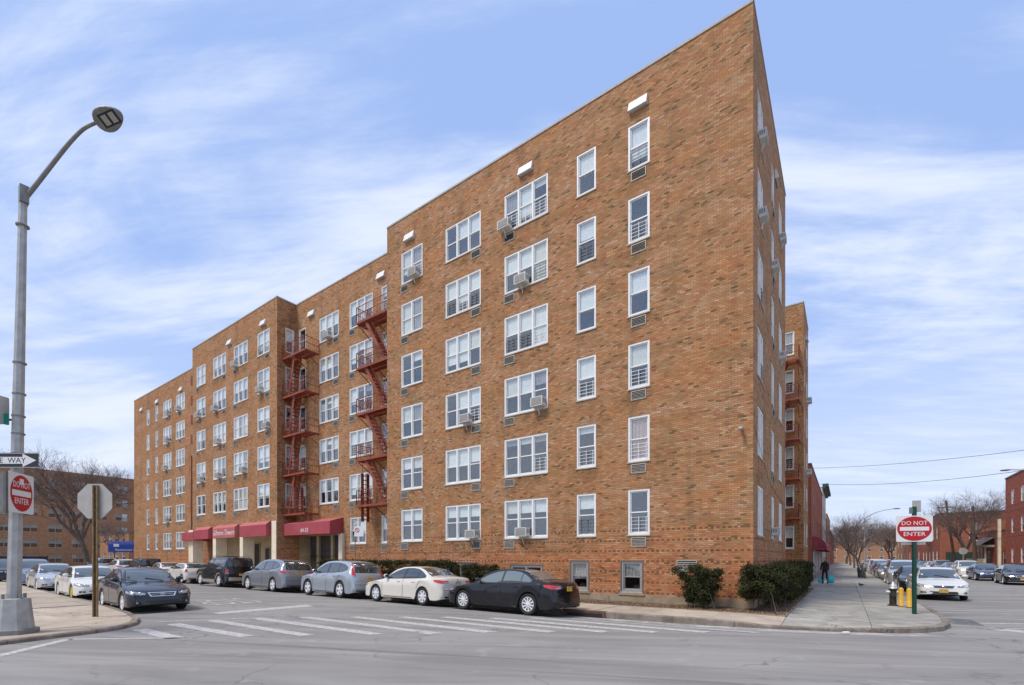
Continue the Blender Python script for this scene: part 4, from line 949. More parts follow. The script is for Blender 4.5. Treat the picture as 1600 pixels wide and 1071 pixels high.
def car(spec,pmat,loc,heading,label,cat='car',detail=2,wheel='seven',roofmat=None,tailst='wide',front='sedan',plate='yellow',roll=0,group='cars parked along the kerbs',cladding=None,rack=False,extra=None,frontplate=None,glass='cglass'):
    s=scaled(**spec) if isinstance(spec,dict) else scaled(spec); Lc=s['L']; W=s['W']; hl=Lc/2
    root=empty('parked_car',loc,0,label,cat,group); root.rotation_euler=(roll,0,heading)
    bm_=body_mesh(s); verts=[Vector(v) for v in bm_.v]; bvh=BVHTree.FromPolygons(verts,bm_.f)
    me=weld(bm_.mesh('body',[M[pmat],M['arch']]),R(38)); link('body',me,root)
    X=lambda x:hl-x
    def side(name,mt,rows,mode='y',nu=2,nv=3,off=.004,sgn=(1,-1),parent=root):
        o=None
        for sg in sgn:
            rr=[[(X(x),sg*W,z) for x,z in r] for r in rows]; mm=snap_patch(bvh,rr,nu,nv,off,mode,sg); me=mm.mesh(name,M[mt],True); o=link(name,me,parent)
        return o
    # side glass: surround and panes
    win=smooth_pts([(x,b) for x,a,b in s['win']],4); lowr=smooth_pts([(x,a) for x,a,b in s['win']],4)
    def wband(x0,x1,gap=.0):
        pts=[x0+(x1-x0)*i/8 for i in range(9)]
        return [[(x,interp(lowr,x)-gap) for x in pts],[(x,max(interp(win,x),interp(lowr,x)+.005)+gap) for x in pts]]
    wx0,wx1=s['win'][0][0],s['win'][-1][0]; p0,p1=s['pil']; q=s['q']
    side('window_surround','trim',wband(wx0-.03,wx1+.03,.02),off=.003,nv=4)
    side('front_side_window',glass,wband(wx0+.03,p0),off=.007,nv=4); side('rear_side_window',glass,wband(p1,q),off=.007,nv=4); side('quarter_window',glass,wband(q+.04,wx1-.02),off=.007,nv=4)
    # windscreen and rear glass
    topf=smooth_pts(s['top'])
    def cross(xa,xb,name,mt,fr,off=.006,ins=.06):
        rows=[]
        for i in range(5):
            x=xa+(xb-xa)*i/4; zt=interp(topf,x); bz=interp(s['belt'],x); f=(zt-bz)/max(.01,(max(z for _,z in s['top'])-bz)); hwid=W*.915+(s['roof']-W*.915)*min(1,max(0,f)); hwid=(hwid-ins)*(.97)
            rows.append([(X(x),hwid*k/4,zt) for k in range(-4,5)])
        m=snap_patch(bvh,rows,1,2,off,'z'); return link(name,m.mesh(name,M[mt],True),root)
    cross(s['ws'][0]-.03,s['ws'][1]+.02,'windscreen_surround','trim',1,.003,.035); cross(*s['ws'],'windscreen','cglass_front',1)
    steep=s['rg'][1]-s['rg'][0]<.5
    if not steep:
        cross(s['rg'][0]-.02,s['rg'][1]+.02,'rear_glass_surround','trim',1,.003,.04); cross(*s['rg'],'rear_window',glass,1)
    else:
        rows=[]; x0,x1=s['rg']
        for i in range(5):
            x=x0+(x1-x0)*i/4; zt=interp(topf,x); rows.append([(X(x),(s['roof']-.02+.05*i/4)*k/4,zt-.012) for k in range(-4,5)])
        m=snap_patch(bvh,rows,1,2,.006,'x',-1); link('rear_window',m.mesh('rear_window',M[glass],True),root)
    # doors: shut lines, handles, sill
    m=MB(); zl=.27
    def vline(xa,za,xb,zb,wd=.010):
        for sg in (1,-1):
            rr=[[(X(xa+(xb-xa)*i/6-wd),sg*W,za+(zb-za)*i/6) for i in range(7)],[(X(xa+(xb-xa)*i/6+wd),sg*W,za+(zb-za)*i/6) for i in range(7)]]
            q_=snap_patch(bvh,rr,1,1,.0025,'y',sg); b=len(m.v); m.v+=q_.v; m.f+=[tuple(b+i for i in f) for f in q_.f]; m.m+=q_.m
    def hline(xa,xb,z,wd=.006):
        for sg in (1,-1):
            rr=[[(X(xa+(xb-xa)*i/10),sg*W,z-wd) for i in range(11)],[(X(xa+(xb-xa)*i/10),sg*W,z+wd) for i in range(11)]]
            q_=snap_patch(bvh,rr,1,1,.0025,'y',sg); b=len(m.v); m.v+=q_.v; m.f+=[tuple(b+i for i in f) for f in q_.f]; m.m+=q_.m
    fd0=s['ax'][0]+s['ar']+.06; rd1=s['ax'][1]-.30; bl=interp(s['belt'],p0)-.0
    vline(fd0+.02,zl,fd0,bl-.05); vline((p0+p1)/2,zl,(p0+p1)/2,bl); vline(s['ax'][1]-s['ar']*.93,.62,min(q+.25,wx1),bl-.0); hline(fd0,s['ax'][1]-s['ar']-.02,zl)
    hline(s['hood']-.02,.35,0) if 0 else None
    m.build('shut_lines',M['arch'],root)
    if detail>1:
        for xx in (p0-.22,q-.16):
            for sg in (1,-1):
                h=bvh.ray_cast(Vector((X(xx),sg*3,bl-.10)),Vector((0,-sg,0)))[0]
                if h: mm=MB(); mm.bar((X(xx)-.09,h.y+sg*.022,bl-.10),(X(xx)+.09,h.y+sg*.022,bl-.10),.011,.016,n=6); mm.bar((X(xx)-.07,h.y-.0,bl-.10),(X(xx)-.07,h.y+sg*.02,bl-.10),.008); mm.bar((X(xx)+.07,h.y,bl-.10),(X(xx)+.07,h.y+sg*.02,bl-.10),.008); mm.build('door_handle',M[pmat],root)
    side('sill','trim' if cladding is None else cladding,[[(fd0-.05,.205),(rd1-.08,.205)],[(fd0-.05,.255),(rd1-.08,.255)]],nu=10,nv=1,off=.008)
    # mirrors
    for sg in (1,-1):
        xm=wx0+.18; zm=interp(lowr,xm)+.06; mm=MB(); h=bvh.ray_cast(Vector((X(xm),sg*3,zm-.03)),Vector((0,-sg,0)))[0]; yb=h.y if h else sg*W*.9
        mm.ell((X(xm),yb+sg*.14,zm+.03),(.075,.115,.075),10,8); mm.bar((X(xm),yb-sg*.02,zm-.02),(X(xm),yb+sg*.08,zm+.0),.025,.018); o=mm.build('mirror',M[pmat],root,smooth=True)
        mm=MB(); mm.box(X(xm)-.082,X(xm)-.07,min(yb+sg*.06,yb+sg*.23),max(yb+sg*.06,yb+sg*.23),zm-.02,zm+.08); mm.build('mirror_glass',M['cglass'],o)
    # wheels
    tm,rm=wheel_meshes(s['wr'],wheel)
    for ax in s['ax']:
        for sg in (1,-1):
            wh=link('wheel',None,root,(X(ax),sg*(W-.125),s['wr']),(0,0,0 if sg>0 else PI)); wh.empty_display_size=.1
            link('tyre',tm,wh); link('rim',rm,wh)
    # dark wheel wells behind the wheels
    # front end
    Z=interp(s['belt'],.12); zt=interp(topf,.12); fz=max(z for _,z in s['top'])/1.45
    def fr(name,mt,rows,off=.005,nu=3,nv=3,sx=1,mode='x'):
        rr=[[(sx*hl,y,z) for y,z in r] for r in rows]; mm=snap_patch(bvh,rr,nu,nv,off,mode,sx); return link(name,mm.mesh(name,M[mt],True),root)
    wN=W*.70
    def mir(rows): return [[(-y,z) for y,z in r] for r in rows]
    gz=zt-.075
    for sg in (1,-1):   # head lamps snap to the curved corner
        rows=[[(X(.05),sg*W*.50,gz-.03),(X(.10),sg*W*.66,gz-.045),(X(.22),sg*W*.83,gz-.035),(X(.42),sg*W*.93,gz+.02)],[(X(.07),sg*W*.50,gz+.05),(X(.12),sg*W*.66,gz+.055),(X(.26),sg*W*.84,gz+.07),(X(.52),sg*W*.94,gz+.075)]]
        mm=snap_patch(bvh,[[tuple(p) for p in r] for r in rows],3,3,.007,'n'); hd=link('headlamp',mm.mesh('headlamp',M['head'],True),root)
        m2=snap_patch(bvh,[[(a[0],a[1],a[2]-.012) for a in rows[0]],[(a[0],a[1],a[2]+.012) for a in rows[1]]],3,3,.003,'n'); link('headlamp_surround',m2.mesh('headlamp_surround',M['trim'],True),root)
        m3=MB(); c=bvh.find_nearest(Vector((X(.14),sg*W*.64,gz+.005)))[0]; m3.ell((c.x-.01,c.y,c.z),(.028,.05,.036),10,6); m3.build('lamp_reflector',M['chrome'],hd,smooth=True)
    gw=W*.42
    if front!='box':
        fr('grille_frame','chrome',[[(-gw*.86,gz-.085),(gw*.86,gz-.085)],[(-gw-.02,gz+.045),(gw+.02,gz+.045)]],.004,10); fr('grille','trim',[[(-gw*.78,gz-.068),(gw*.78,gz-.068)],[(-gw*.93,gz+.022),(gw*.93,gz+.022)]],.009,10)
        if detail>1:
            for zz in ((-.02,) if front=='wing' else (-.04,-.01)): fr('grille_bar','chrome' if front=='wing' else 'rim_dark',[[(-gw*.76,gz+zz-.004),(gw*.76,gz+zz-.004)],[(-gw*.78,gz+zz+.004),(gw*.78,gz+zz+.004)]],.013,8,1)
    else:
        fr('grille_frame','chrome',[[(-gw,gz-.14),(gw,gz-.14)],[(-gw,gz+.05),(gw,gz+.05)]],.004,10); fr('grille','trim',[[(-gw+.03,gz-.12),(gw-.03,gz-.12)],[(-gw+.03,gz+.03),(gw-.03,gz+.03)]],.009,10)
    em=bvh.ray_cast(Vector((6,0,gz-.02)),Vector((-1,0,0)))[0]
    if em and detail>1:
        mm=MB()
        for i in range(14):
            t0,t1=2*PI*i/14,2*PI*(i+1)/14; mm.bar((em.x+.02,.068*math.cos(t0),gz-.02+.046*math.sin(t0)),(em.x+.02,.068*math.cos(t1),gz-.02+.046*math.sin(t1)),.007,n=5)
        if front=='toyota':
            for i in range(12):
                t0,t1=2*PI*i/12,2*PI*(i+1)/12; mm.bar((em.x+.02,.028*math.cos(t0),gz-.015+.038*math.sin(t0)),(em.x+.02,.028*math.cos(t1),gz-.015+.038*math.sin(t1)),.006,n=5)
            for i in range(12):
                t0,t1=2*PI*i/12,2*PI*(i+1)/12; mm.bar((em.x+.02,.045*math.cos(t0),gz-.0+.016*math.sin(t0)),(em.x+.02,.045*math.cos(t1),gz-.0+.016*math.sin(t1)),.006,n=5)
        elif front=='wing':
            mm.bar((em.x+.02,-.02,gz-.055),(em.x+.02,-.035,gz+.018),.008); mm.bar((em.x+.02,.02,gz-.055),(em.x+.02,.035,gz+.018),.008); mm.bar((em.x+.02,-.028,gz-.02),(em.x+.02,.028,gz-.02),.007)
        else: mm.bar((em.x+.02,0,gz-.05),(em.x+.02,0,gz+.02),.007)
        mm.build('emblem',M['chrome'],root)
    low=.30; fr('lower_intake','trim',[[(-W*.55,low),(W*.55,low)],[(-W*.5,low+.11),(W*.5,low+.11)]],.005,8)
    if detail>1:
        for sg in (1,-1):
            rows=[[(X(.06),sg*W*.62,low-.0),(X(.14),sg*W*.80,low)],[(X(.07),sg*W*.64,low+.09),(X(.15),sg*W*.80,low+.10)]]
            mm=snap_patch(bvh,rows,4,3,.005,'n'); link('fog_recess',mm.mesh('fog_recess',M['trim'],True),root)
            c=bvh.find_nearest(Vector((X(.1),sg*W*.71,low+.05)))[0]; mm=MB(); mm.ell((c.x,c.y,c.z),(.02,.035,.03),8,6); mm.build('fog_lamp',M['head'],root,smooth=True)
    def platep(sx,z,mt):
        h=bvh.ray_cast(Vector((sx*6,0,z)),Vector((-sx,0,0)))[0]
        if not h: return
        o=MB(); a,b=(h.x+.004,h.x+.016) if sx>0 else (h.x-.016,h.x-.004); o.box(a,b,-.155,.155,z-.075,z+.075); p=o.build('licence_plate',M[mt],root)
        if detail>1:
            xx=(b+.001) if sx>0 else (a-.001); text('plate_number',random.choice(['HGT 4521','FDR 7310','GMC 2846','EKL 9052','HBZ 6138']),.075,M['plate_blue'],p,(xx,0,z-.005),(PI/2,0,PI/2 if sx>0 else -PI/2),ext=0)
            m=MB(); m.box(xx-.0008,xx+.0008,-.13,.13,z+.048,z+.06); m.build('plate_band',M['plate_blue'],p)
    if frontplate: platep(1,.43*fz if frontplate!='low' else .36,'plate')
    # rear end
    zt2=interp(topf,Lc-.16); rz=min(zt2,1.02*fz)-.14 if tailst!='tall' else .98
    for sg in (1,-1):
        if tailst=='tall':
            zb=s['win'][-1][1]-.18; ztp=max(z for _,z in s['top'])-.16
            rows=[[(-hl+.02,sg*W*.72,zb-.10),(-hl+.1,sg*W*.95,zb-.06)],[(-hl+.12,sg*W*.74,zb+.1),(-hl+.22,sg*W*.92,zb+.14)],[(-hl+.28,sg*W*.75,ztp-.2),(-hl+.36,sg*W*.82,ztp-.16)],[(-hl+.44,sg*W*.68,ztp),(-hl+.50,sg*W*.72,ztp)]]
        elif tailst=='block':
            rows=[[(-hl+.0,sg*W*.78,.80),(-hl+.12,sg*W*.98,.80)],[(-hl+.0,sg*W*.78,1.08),(-hl+.12,sg*W*.96,1.08)]]
        else:
            rows=[[(-hl+.0,sg*W*.52,rz-.035),(-hl+.06,sg*W*.78,rz-.06),(-hl+.16,sg*W*.93,rz-.05),(-hl+.36,sg*W*.98,rz+.0)],[(-hl+.02,sg*W*.52,rz+.055),(-hl+.08,sg*W*.78,rz+.07),(-hl+.18,sg*W*.92,rz+.085),(-hl+.44,sg*W*.97,rz+.07)]]
        mm=snap_patch(bvh,rows,4,4,.008,'n'); tl=link('tail_lamp',mm.mesh('tail_lamp',M['tail'],True),root)
        r2=[[tuple(Vector(rows[0][i])+Vector((0,0,.018))) for i in range(2)],[tuple(Vector(rows[0][i])+Vector((0,0,.045))) for i in range(2)]]
        mm=snap_patch(bvh,r2,4,2,.011,'n'); link('reversing_lamp',mm.mesh('reversing_lamp',M['head'],True),tl)
    if plate: platep(-1,(rz-.04) if tailst=='wide' else .86 if tailst=='tall' else .75,{'yellow':'plate','pale':'plate_white'}[plate])
    rr=[[(-hl,y,z) for y in (-W*.86,0,W*.86)] for z in (.262,.36)]; mm=snap_patch(bvh,rr,5,2,.006,'x',-1); link('rear_valance',mm.mesh('rear_valance',M['trim'],True),root)
    rr=[[(-hl,y,z) for y in (-W*.8,0,W*.8)] for z in (.598,.608)]; mm=snap_patch(bvh,rr,5,1,.003,'x',-1); link('boot_shut_line',mm.mesh('boot_shut_line',M['arch'],True),root)
    if detail>1:
        mm=MB(); mm.bar((-hl-.03,.5*W,.25),(-hl+.2,.5*W,.25),.032,n=10); mm.bar((-hl-.032,.5*W,.25),(-hl-.029,.5*W,.25),.024,n=10,m=1); mm.build('exhaust',[M['chrome'],M['dark']],root)
        h=bvh.ray_cast(Vector((-6,0,rz+.09)),Vector((1,0,0)))[0]
        if h and tailst=='wide': mm=MB(); mm.lathe([(.036,-.006),(.036,.006)],16,'x',(h.x-.006,0,rz+.09)); mm.build('emblem',M['chrome'],root)
        mm=MB()
        for i in (0,1):
            y=.35-.75*i; xw=s['ws'][0]+.03; zw=interp(topf,xw)+.02; mm.bar((X(xw),y,zw),(X(xw+.14),y-.5,interp(topf,xw+.14)+.018),.008)
        mm.build('wiper',M['trim'],root)
    # interior hint is hidden by dark glass; roof pieces
    if roofmat:
        x0,x1=s['ws'][1]+.02,(s['rg'][0]-.02 if not steep else s['rg'][0]+.06); rows=[[(X(x0+(x1-x0)*i/6),(s['roof']+.02)*k/5,2) for k in range(-5,6)] for i in range(7)]
        mm=snap_patch(bvh,rows,1,1,.004,'z'); link('roof_panel',mm.mesh('roof_panel',M[roofmat],True),root)
    if cladding:
        for ax in s['ax']:
            for sg in (1,-1):
                N_=14; r0,r1=s['ar']-.0,s['ar']+.06
                rr=[[(X(ax)+r*math.cos(PI*i/N_),sg*W,s['wr']+r*math.sin(PI*i/N_)) for i in range(N_+1)] for r in (r0+.006,r1)]
                mm=snap_patch(bvh,rr,1,2,.012,'y',sg); link('wheel_arch_trim',mm.mesh('wheel_arch_trim',M[cladding],True),root)
        side('lower_cladding',cladding,[[(fd0,.26),(rd1-.1,.26)],[(fd0,.42),(rd1-.1,.42)]],nu=10,nv=2,off=.01)
        rr=[[(-hl,y,z) for y in (-W*.9,0,W*.9)] for z in (.37,.58)]; mm=snap_patch(bvh,rr,5,2,.01,'x',-1); link('rear_bumper',mm.mesh('rear_bumper',M[cladding],True),root)
    if rack:
        mm=MB(); zr=max(z for _,z in s['top'])
        for sg in (1,-1): mm.path([(X(s['ws'][1]+.2),sg*s['roof']*.9,zr-.05),(X(s['ws'][1]+.3),sg*s['roof']*.9,zr+.045),(X(s['rg'][0]-.35),sg*s['roof']*.9,zr+.045),(X(s['rg'][0]-.2),sg*s['roof']*.9,zr-.05)],.015)
        for xx in (s['ws'][1]+.8,s['rg'][0]-.9): mm.bar((X(xx),-s['roof']*.9,zr+.045),(X(xx),s['roof']*.9,zr+.045),.014)
        mm.build('roof_rack',M['trim'],root)
    return root,s,bvh
paint_specs={'black':((.004,.0045,.007),.0),'dark_grey':((.014,.02,.03),.2),'white':((.72,.70,.64),0),'pearl':((.66,.62,.54),0),'silver':((.42,.46,.50),.5),'light_silver':((.55,.56,.57),.5),'grey':((.27,.28,.30),.5),'cream':((.68,.64,.55),0),
 'navy':((.015,.025,.07),.3),'beige':((.42,.37,.28),.4),'maroon':((.12,.012,.018),.2),'gold':((.42,.38,.30),.4),'blue_grey':((.16,.23,.32),.4),'red':((.3,.02,.02),0)}
for k,(c,mt) in paint_specs.items(): M['p_'+k]=paint(k,c,mt)
ST=R(-2.2)
def main_y(x): return -4.52+(-7-x)*.038
G='cars parked nose to tail beside the apartment building'
rl=R(2.2)
def rowz(x): return -.03
# beside the building, noses pointing away to the left
car(dict(base='sedan',L=4.75,H=1.46,W=.905),'p_black',(-6.95,main_y(-6.95),rowz(0)),PI+ST,'black sedan with ten-spoke wheels, nearest the corner in the row by the building','car',2,'ten',group=G,roll=rl,glass='cglass_sheen')
car(dict(base='sedan',L=4.85,H=1.48,W=.92),'p_pearl',(-11.9,main_y(-11.9),rowz(0)),PI+ST,'pearl white sedan parked behind the nearest black sedan by the hedge','car',2,'seven',group=G,roll=rl,plate='pale')
car(dict(base='suv',L=4.68,H=1.70,W=.92),'p_silver',(-17.35,main_y(-17.35),rowz(0)),PI+ST,'pale silver crossover with tall red tail lamps beside the main entrance','suv',2,'five',group=G,roll=rl,tailst='tall')
car(dict(base='suv',L=5.1,H=1.76,W=.96),'p_grey',(-23.7,main_y(-23.7),rowz(0)),PI+ST,'mid grey crossover parked in front of the numbered awning','suv',2,'five',group=G,roll=rl)
car(dict(base='box_suv',L=4.95,H=1.84,W=.95),'p_black',(-30.5,main_y(-30.5)-.1,0),PI+ST,'boxy black suv with gold lower cladding and roof rack','suv',2,'five',group=G,roll=rl,cladding='p_gold',rack=True,tailst='block')
car(dict(base='hatch',L=3.8,H=1.45,W=.86),'p_cream',(-37.2,main_y(-37.2),0),PI+ST,'cream hatchback with black roof ahead of the black and gold suv','car',2,'five',group=G,roofmat='trim',tailst='block')
car(dict(base='sedan',L=4.6,H=1.45,W=.9),'p_white',(-42.3,main_y(-42.3),0),PI+ST,'white sedan beyond the cream hatchback','car',1,'steel',group=G)
car(dict(base='box_suv',L=4.6,H=1.78,W=.92),'p_dark_grey',(-48.0,main_y(-48),0),PI+ST,'dark grey suv beneath the farthest wing of the building','suv',1,'steel',group=G,tailst='block')
car(dict(base='suv',L=4.6,H=1.68,W=.92),'p_white',(-54.8,main_y(-54.8),0),PI+ST,'white suv beyond the dark grey suv, near the blue canopy','suv',1,'steel',group=G)
car(dict(base='box_suv',L=4.9,H=1.8,W=.95),'p_light_silver',(-62.5,main_y(-62.5),0),PI+ST,'pale silver suv farthest away beside the bare tree','suv',1,'steel',group=G,tailst='block')
# opposite kerb, noses towards the crossing
G2='cars parked along the left kerb facing the crosswalk'
def left_y(x): return -11.72+(-18-x)*.037
car(dict(base='sedan',L=4.72,H=1.47,W=.9),'p_dark_grey',(-18.1,-11.72,0),ST-R(1),'dark blue-grey sedan with chrome grille at the head of the left row','car',2,'five',group=G2,front='wing')
car(dict(base='sedan',L=4.85,H=1.45,W=.91),'p_white',(-25.9,left_y(-25.9),0),ST,'white sedan with a yellow temporary wheel behind the dark sedan','car',2,'ten',group=G2)
car(dict(base='sedan',L=4.8,H=1.50,W=.91),'p_light_silver',(-34.6,left_y(-34.6),0),ST,'light silver sedan third in the left row','car',2,'seven',group=G2)
car(dict(base='suv',L=4.9,H=1.75,W=.95),'p_blue_grey',(-41.8,left_y(-41.8),0),ST,'dark blue-grey minivan behind the silver sedan','van',1,'steel',group=G2)
car(dict(base='suv',L=4.7,H=1.75,W=.93),'p_black',(-48.6,left_y(-48.6)-.5,0),ST,'black suv cut by the left picture edge behind the lamp post','suv',1,'steel',group=G2)
# the side street, near kerb, noses towards the camera
G3='cars parked along the near kerb of the side street'
car(dict(base='sedan',L=4.8,H=1.47,W=.91),'p_white',(6.12,12.75,-.11),-PI/2,'white sedan with yellow front plate behind the green sign post','car',2,'seven',group=G3,front='toyota',frontplate=True)
car(dict(base='sedan',L=4.7,H=1.45,W=.9),'p_dark_grey',(5.95,18.9,-.12),-PI/2,'dark grey sedan directly behind the white plate-bearing sedan','car',1,'seven',group=G3)
car(dict(base='suv',L=4.9,H=1.78,W=.95),'p_light_silver',(5.85,25.0,-.12),-PI/2,'silver minivan third from the corner in the side street','van',1,'steel',group=G3)
car(dict(base='sedan',L=4.6,H=1.42,W=.88),'p_beige',(5.75,36.6,-.12),-PI/2,'beige sedan in the side street beyond the kerbside tree','car',1,'steel',group=G3)
for i,(y,p,b,l) in enumerate(((43,'p_maroon','sedan','maroon sedan half hidden by the kerbside tree'),(49.5,'p_silver','suv','silver suv beyond the maroon sedan in the side street'),(57,'p_white','box_suv','white boxy van up the side street'),(65,'p_grey','sedan','grey sedan far up the near kerb of the side street'),(73,'p_beige','suv','tan suv far up the near kerb of the side street'),(82,'p_black','sedan','black sedan near the far end of the side street kerb'),(92,'p_white','sedan','white sedan at the far end of the near kerb'))):
    car(b,p,(5.8,y,-.12),-PI/2,l,'car',1,'steel',group=G3,tailst='wide' if b=='sedan' else 'block')
G4='cars along the far side of the side street'
car(dict(base='sedan',L=4.85,H=1.47,W=.91),'p_black',(12.75,31.6,-.12),-PI/2-R(3),'black sedan with front plate nearest the right picture edge','car',2,'seven',group=G4,frontplate=True)
car(dict(base='sedan',L=4.7,H=1.46,W=.9),'p_navy',(12.4,38.8,-.12),-PI/2,'navy blue sedan beyond the rightmost black sedan','car',2,'steel',group=G4)
for i,(x,y,p,b,l) in enumerate(((12.3,45.5,'p_white','suv','white suv beyond the navy sedan across the side street'),(12.2,52,'p_silver','sedan','silver sedan beyond the white suv across the side street'),(12.2,59,'p_grey','suv','grey suv by the leaning utility pole'),(12.2,66,'p_white','sedan','white sedan near the far utility poles'),(12.1,73,'p_blue_grey','sedan','blue-grey sedan far across the side street'),(12.1,81,'p_black','suv','black suv far across the side street'),(8.9,62,'p_white','sedan','white sedan driving down the middle of the side street'),(12.1,90,'p_red','sedan','red sedan at the far end of the side street'),(9.0,96,'p_silver','suv','silver suv driving far up the side street'),(12.1,99,'p_silver','sedan','silver sedan at the far end of the side street'))):
    car(b,p,(x,y,-.12),-PI/2,l,'car',1,'steel',group=G4,tailst='wide' if b=='sedan' else 'block')
M['rim_yellow']=mat('yellow_temporary_rim',(.6,.5,.02),.5)
for o in list(bpy.data.objects):
    if o.name.startswith('parked_car') and 'temporary wheel' in o.get('label',''):
        for c in o.children:
            if c.name.startswith('wheel') and c.location.x>0 and c.location.y<0 and not c.data:
                for d in c.children:
                    if d.name.startswith('rim'): d.data=d.data.copy(); d.data.materials[0]=M['rim_yellow']; d['label']='yellow temporary rim'
# ------------------------------------------------------------------ background buildings
def simple_building(name,label,x0,x1,y0,y1,h,mt,faces,fm='pvc',cop='coping',z0=-.2):
    """faces: list of (side, list of (s0,s1,z0,z1,n)); side 'S' faces -Y, 'E' faces +X, 'W' faces -X"""
    b=empty(name,((x0+x1)/2,(y0+y1)/2,0),0,label,'building'); off=(-(x0+x1)/2,-(y0+y1)/2)
    m=MB(); vqs=[]
    F={'S':Fac(x0,y0,0,x1-x0,z0,h),'E':Fac(x1,y0,PI/2,y1-y0,z0,h),'W':Fac(x0,y1,-PI/2,y1-y0,z0,h),'N':Fac(x1,y1,PI,x1-x0,z0,h)}
    def par(o): o.parent=b; o.matrix_parent_inverse=Matrix.Translation((off[0],off[1],0)); return o
    for sd,wl in faces:
        f=F[sd]
        for (s0,s1,za,zb,n) in wl:
            f.holes.append((s0,s1,za,zb)); w_,h_=s1-s0,zb-za
            k=('bgw',round(w_,2),round(h_,2),n,fm)
            if k not in wcache:
                q=MB(); q.box(0,.07,.04,.12,0,h_); q.box(w_-.07,w_,.04,.12,0,h_); q.box(.07,w_-.07,.04,.12,h_-.07,h_); q.box(.07,w_-.07,.04,.12,0,.07); q.box(.07,w_-.07,.05,.1,h_/2-.03,h_/2+.03)
                for i in range(1,n): q.box(w_*i/n-.04,w_*i/n+.04,.038,.12,.07,h_-.07)
                p=MB(); p.box(.07,w_-.07,.085,.09,.07,h_-.07); bl=MB(); bl.box(.07,w_-.07,.14,.15,h_*.5,h_-.05); bl.box(.07,w_-.07,.3,.31,0,h_*.5,1)
                wcache[k]=(q.mesh('window',M[fm]),p.mesh('glass_pane',M['glass']),bl.mesh('blind',[M['curtain'],M['interior']]))
            a,p,bl=wcache[k]; o=par(link('window',a,None,f.pt(s0,0,za),(0,0,f.rz))); link('glass_pane',p,o); link('blind',bl,o)
    for sd,f in F.items(): par(f.wall(mt,None))
    q=MB(); q.face([(x0,y0,h-.02),(x1,y0,h-.02),(x1,y1,h-.02),(x0,y1,h-.02)]); par(q.build('roof',M['asphalt']))
    q=MB(); e=.06; q.box(x0-e,x1+e,y0-e,y0+.2,h,h+.12); q.box(x0-e,x1+e,y1-.2,y1+e,h,h+.12); q.box(x0-e,x0+.2,y0+.2,y1-.2,h,h+.12); q.box(x1-.2,x1+e,y0+.2,y1-.2,h,h+.12); par(q.build('coping',M[cop]))
    b['_p']=1; del b['_p']; return b,par
def grid(s0,s1,n,w,zs,hh,nl=1):
    return [(s0+(s1-s0)*(i+.5)/n-w/2,s0+(s1-s0)*(i+.5)/n+w/2,z,z+hh,nl) for i in range(n) for z in zs]
b,par=simple_building('brown_apartment_block','brown brick apartment block behind the bare tree at the left',-140,-120,-58,16.5,18.3,'brick_brown',[('E',grid(.5,74,22,2.0,[.9+2.85*k for k in range(6)],1.55,2))],'frame_grey')
b,par=simple_building('shop_building','red brick building with maroon shop awnings next to the apartment block',-14,.0,33.2,60,10.4,'brick_red',[('E',grid(3,26,6,1.1,[4.2,7.2],1.7,1)),('S',[])],'pvc')
# orange pier and shop front
q=MB(); q.box(-2.0,.04,33.1,33.19,-.1,10.3); par(q.build('end_wall',M['brick_orange']))
for y0,y1 in ((35.5,40),(41.5,46),(48,53)):
    q=MB(); q.box(.01,.06,y0,y1,.3,2.75); q.box(.061,.1,y0,y0+.1,.1,2.8,1); q.box(.061,.1,y1-.1,y1,.1,2.8,1); q.box(.061,.1,(y0+y1)/2-.05,(y0+y1)/2+.05,.1,2.8,1); par(q.build('shop_window',[M['cglass'],M['pvc']]))
for i,(y0,y1,l) in enumerate(((35.2,40.3,'dark maroon domed awning nearest on the red brick shop'),(41.2,46.3,'dark maroon domed awning second on the red brick shop'),(47.6,53.3,'dark maroon domed awning farthest on the red brick shop'))):
    o=empty('awning',(0,(y0+y1)/2,2.8),0,l,'awning','maroon shop awnings in the side street'); q=MB(); hw=(y1-y0)/2; P=[(0.02,1.05)]+[(1.15*math.sin(PI/2*t/5),1.05*math.cos(PI/2*t/5)) for t in range(1,6)]+[(1.15,-.25)]
    for (a,z),(c,z2) in zip(P,P[1:]): q.face([(a,-hw,z),(a,hw,z),(c,hw,z2),(c,-hw,z2)])
    for s_ in (-1,1): q.face([(0.02,s_*hw,-.25)]+[(a,s_*hw,z) for a,z in P])
    q.build('canvas',M['awning'],o)
simple_building('stone_house','pale stone row house with cornice beyond the red brick shops',-14,-.0,60.3,74,11.6,'stone',[('E',grid(1,13,4,1.2,[1.2,4.4,7.6],2.0,1))],'frame_grey','stone')
q=MB(); q.box(-.0,.7,60.2,74.1,11.75,12.1); q.box(-.0,.35,60.2,74.1,11.5,11.745); 
o=prop(q.build('roof_cornice',M['green_metal']),'grey metal cornice along the top of the pale stone row house','cornice')
for i,(y0,y1,h,mt,l) in enumerate(((75,95,9.2,'brick_red','dark red row houses beyond the pale stone house'),(95.3,120,10.6,'brick_brown','brown row houses farther along the side street'),(122,160,8.5,'brick_red','lowest red row houses at the far end of the side street'))):
    simple_building('row_house',l,-16,-.4,y0,y1,h,mt,[('E',grid(1,y1-y0-1,7,1.1,[1.4,4.4],1.7,1))])
simple_building('brick_building','tall dark red brick building at the right picture edge',17.2,32,35,57,10.6,'brick_red',[('W',grid(1,21,6,1.0,[1.3,4.5,7.6],1.6,1)),('S',grid(1,13,4,1.1,[1.3,4.5,7.6],1.6,1))])
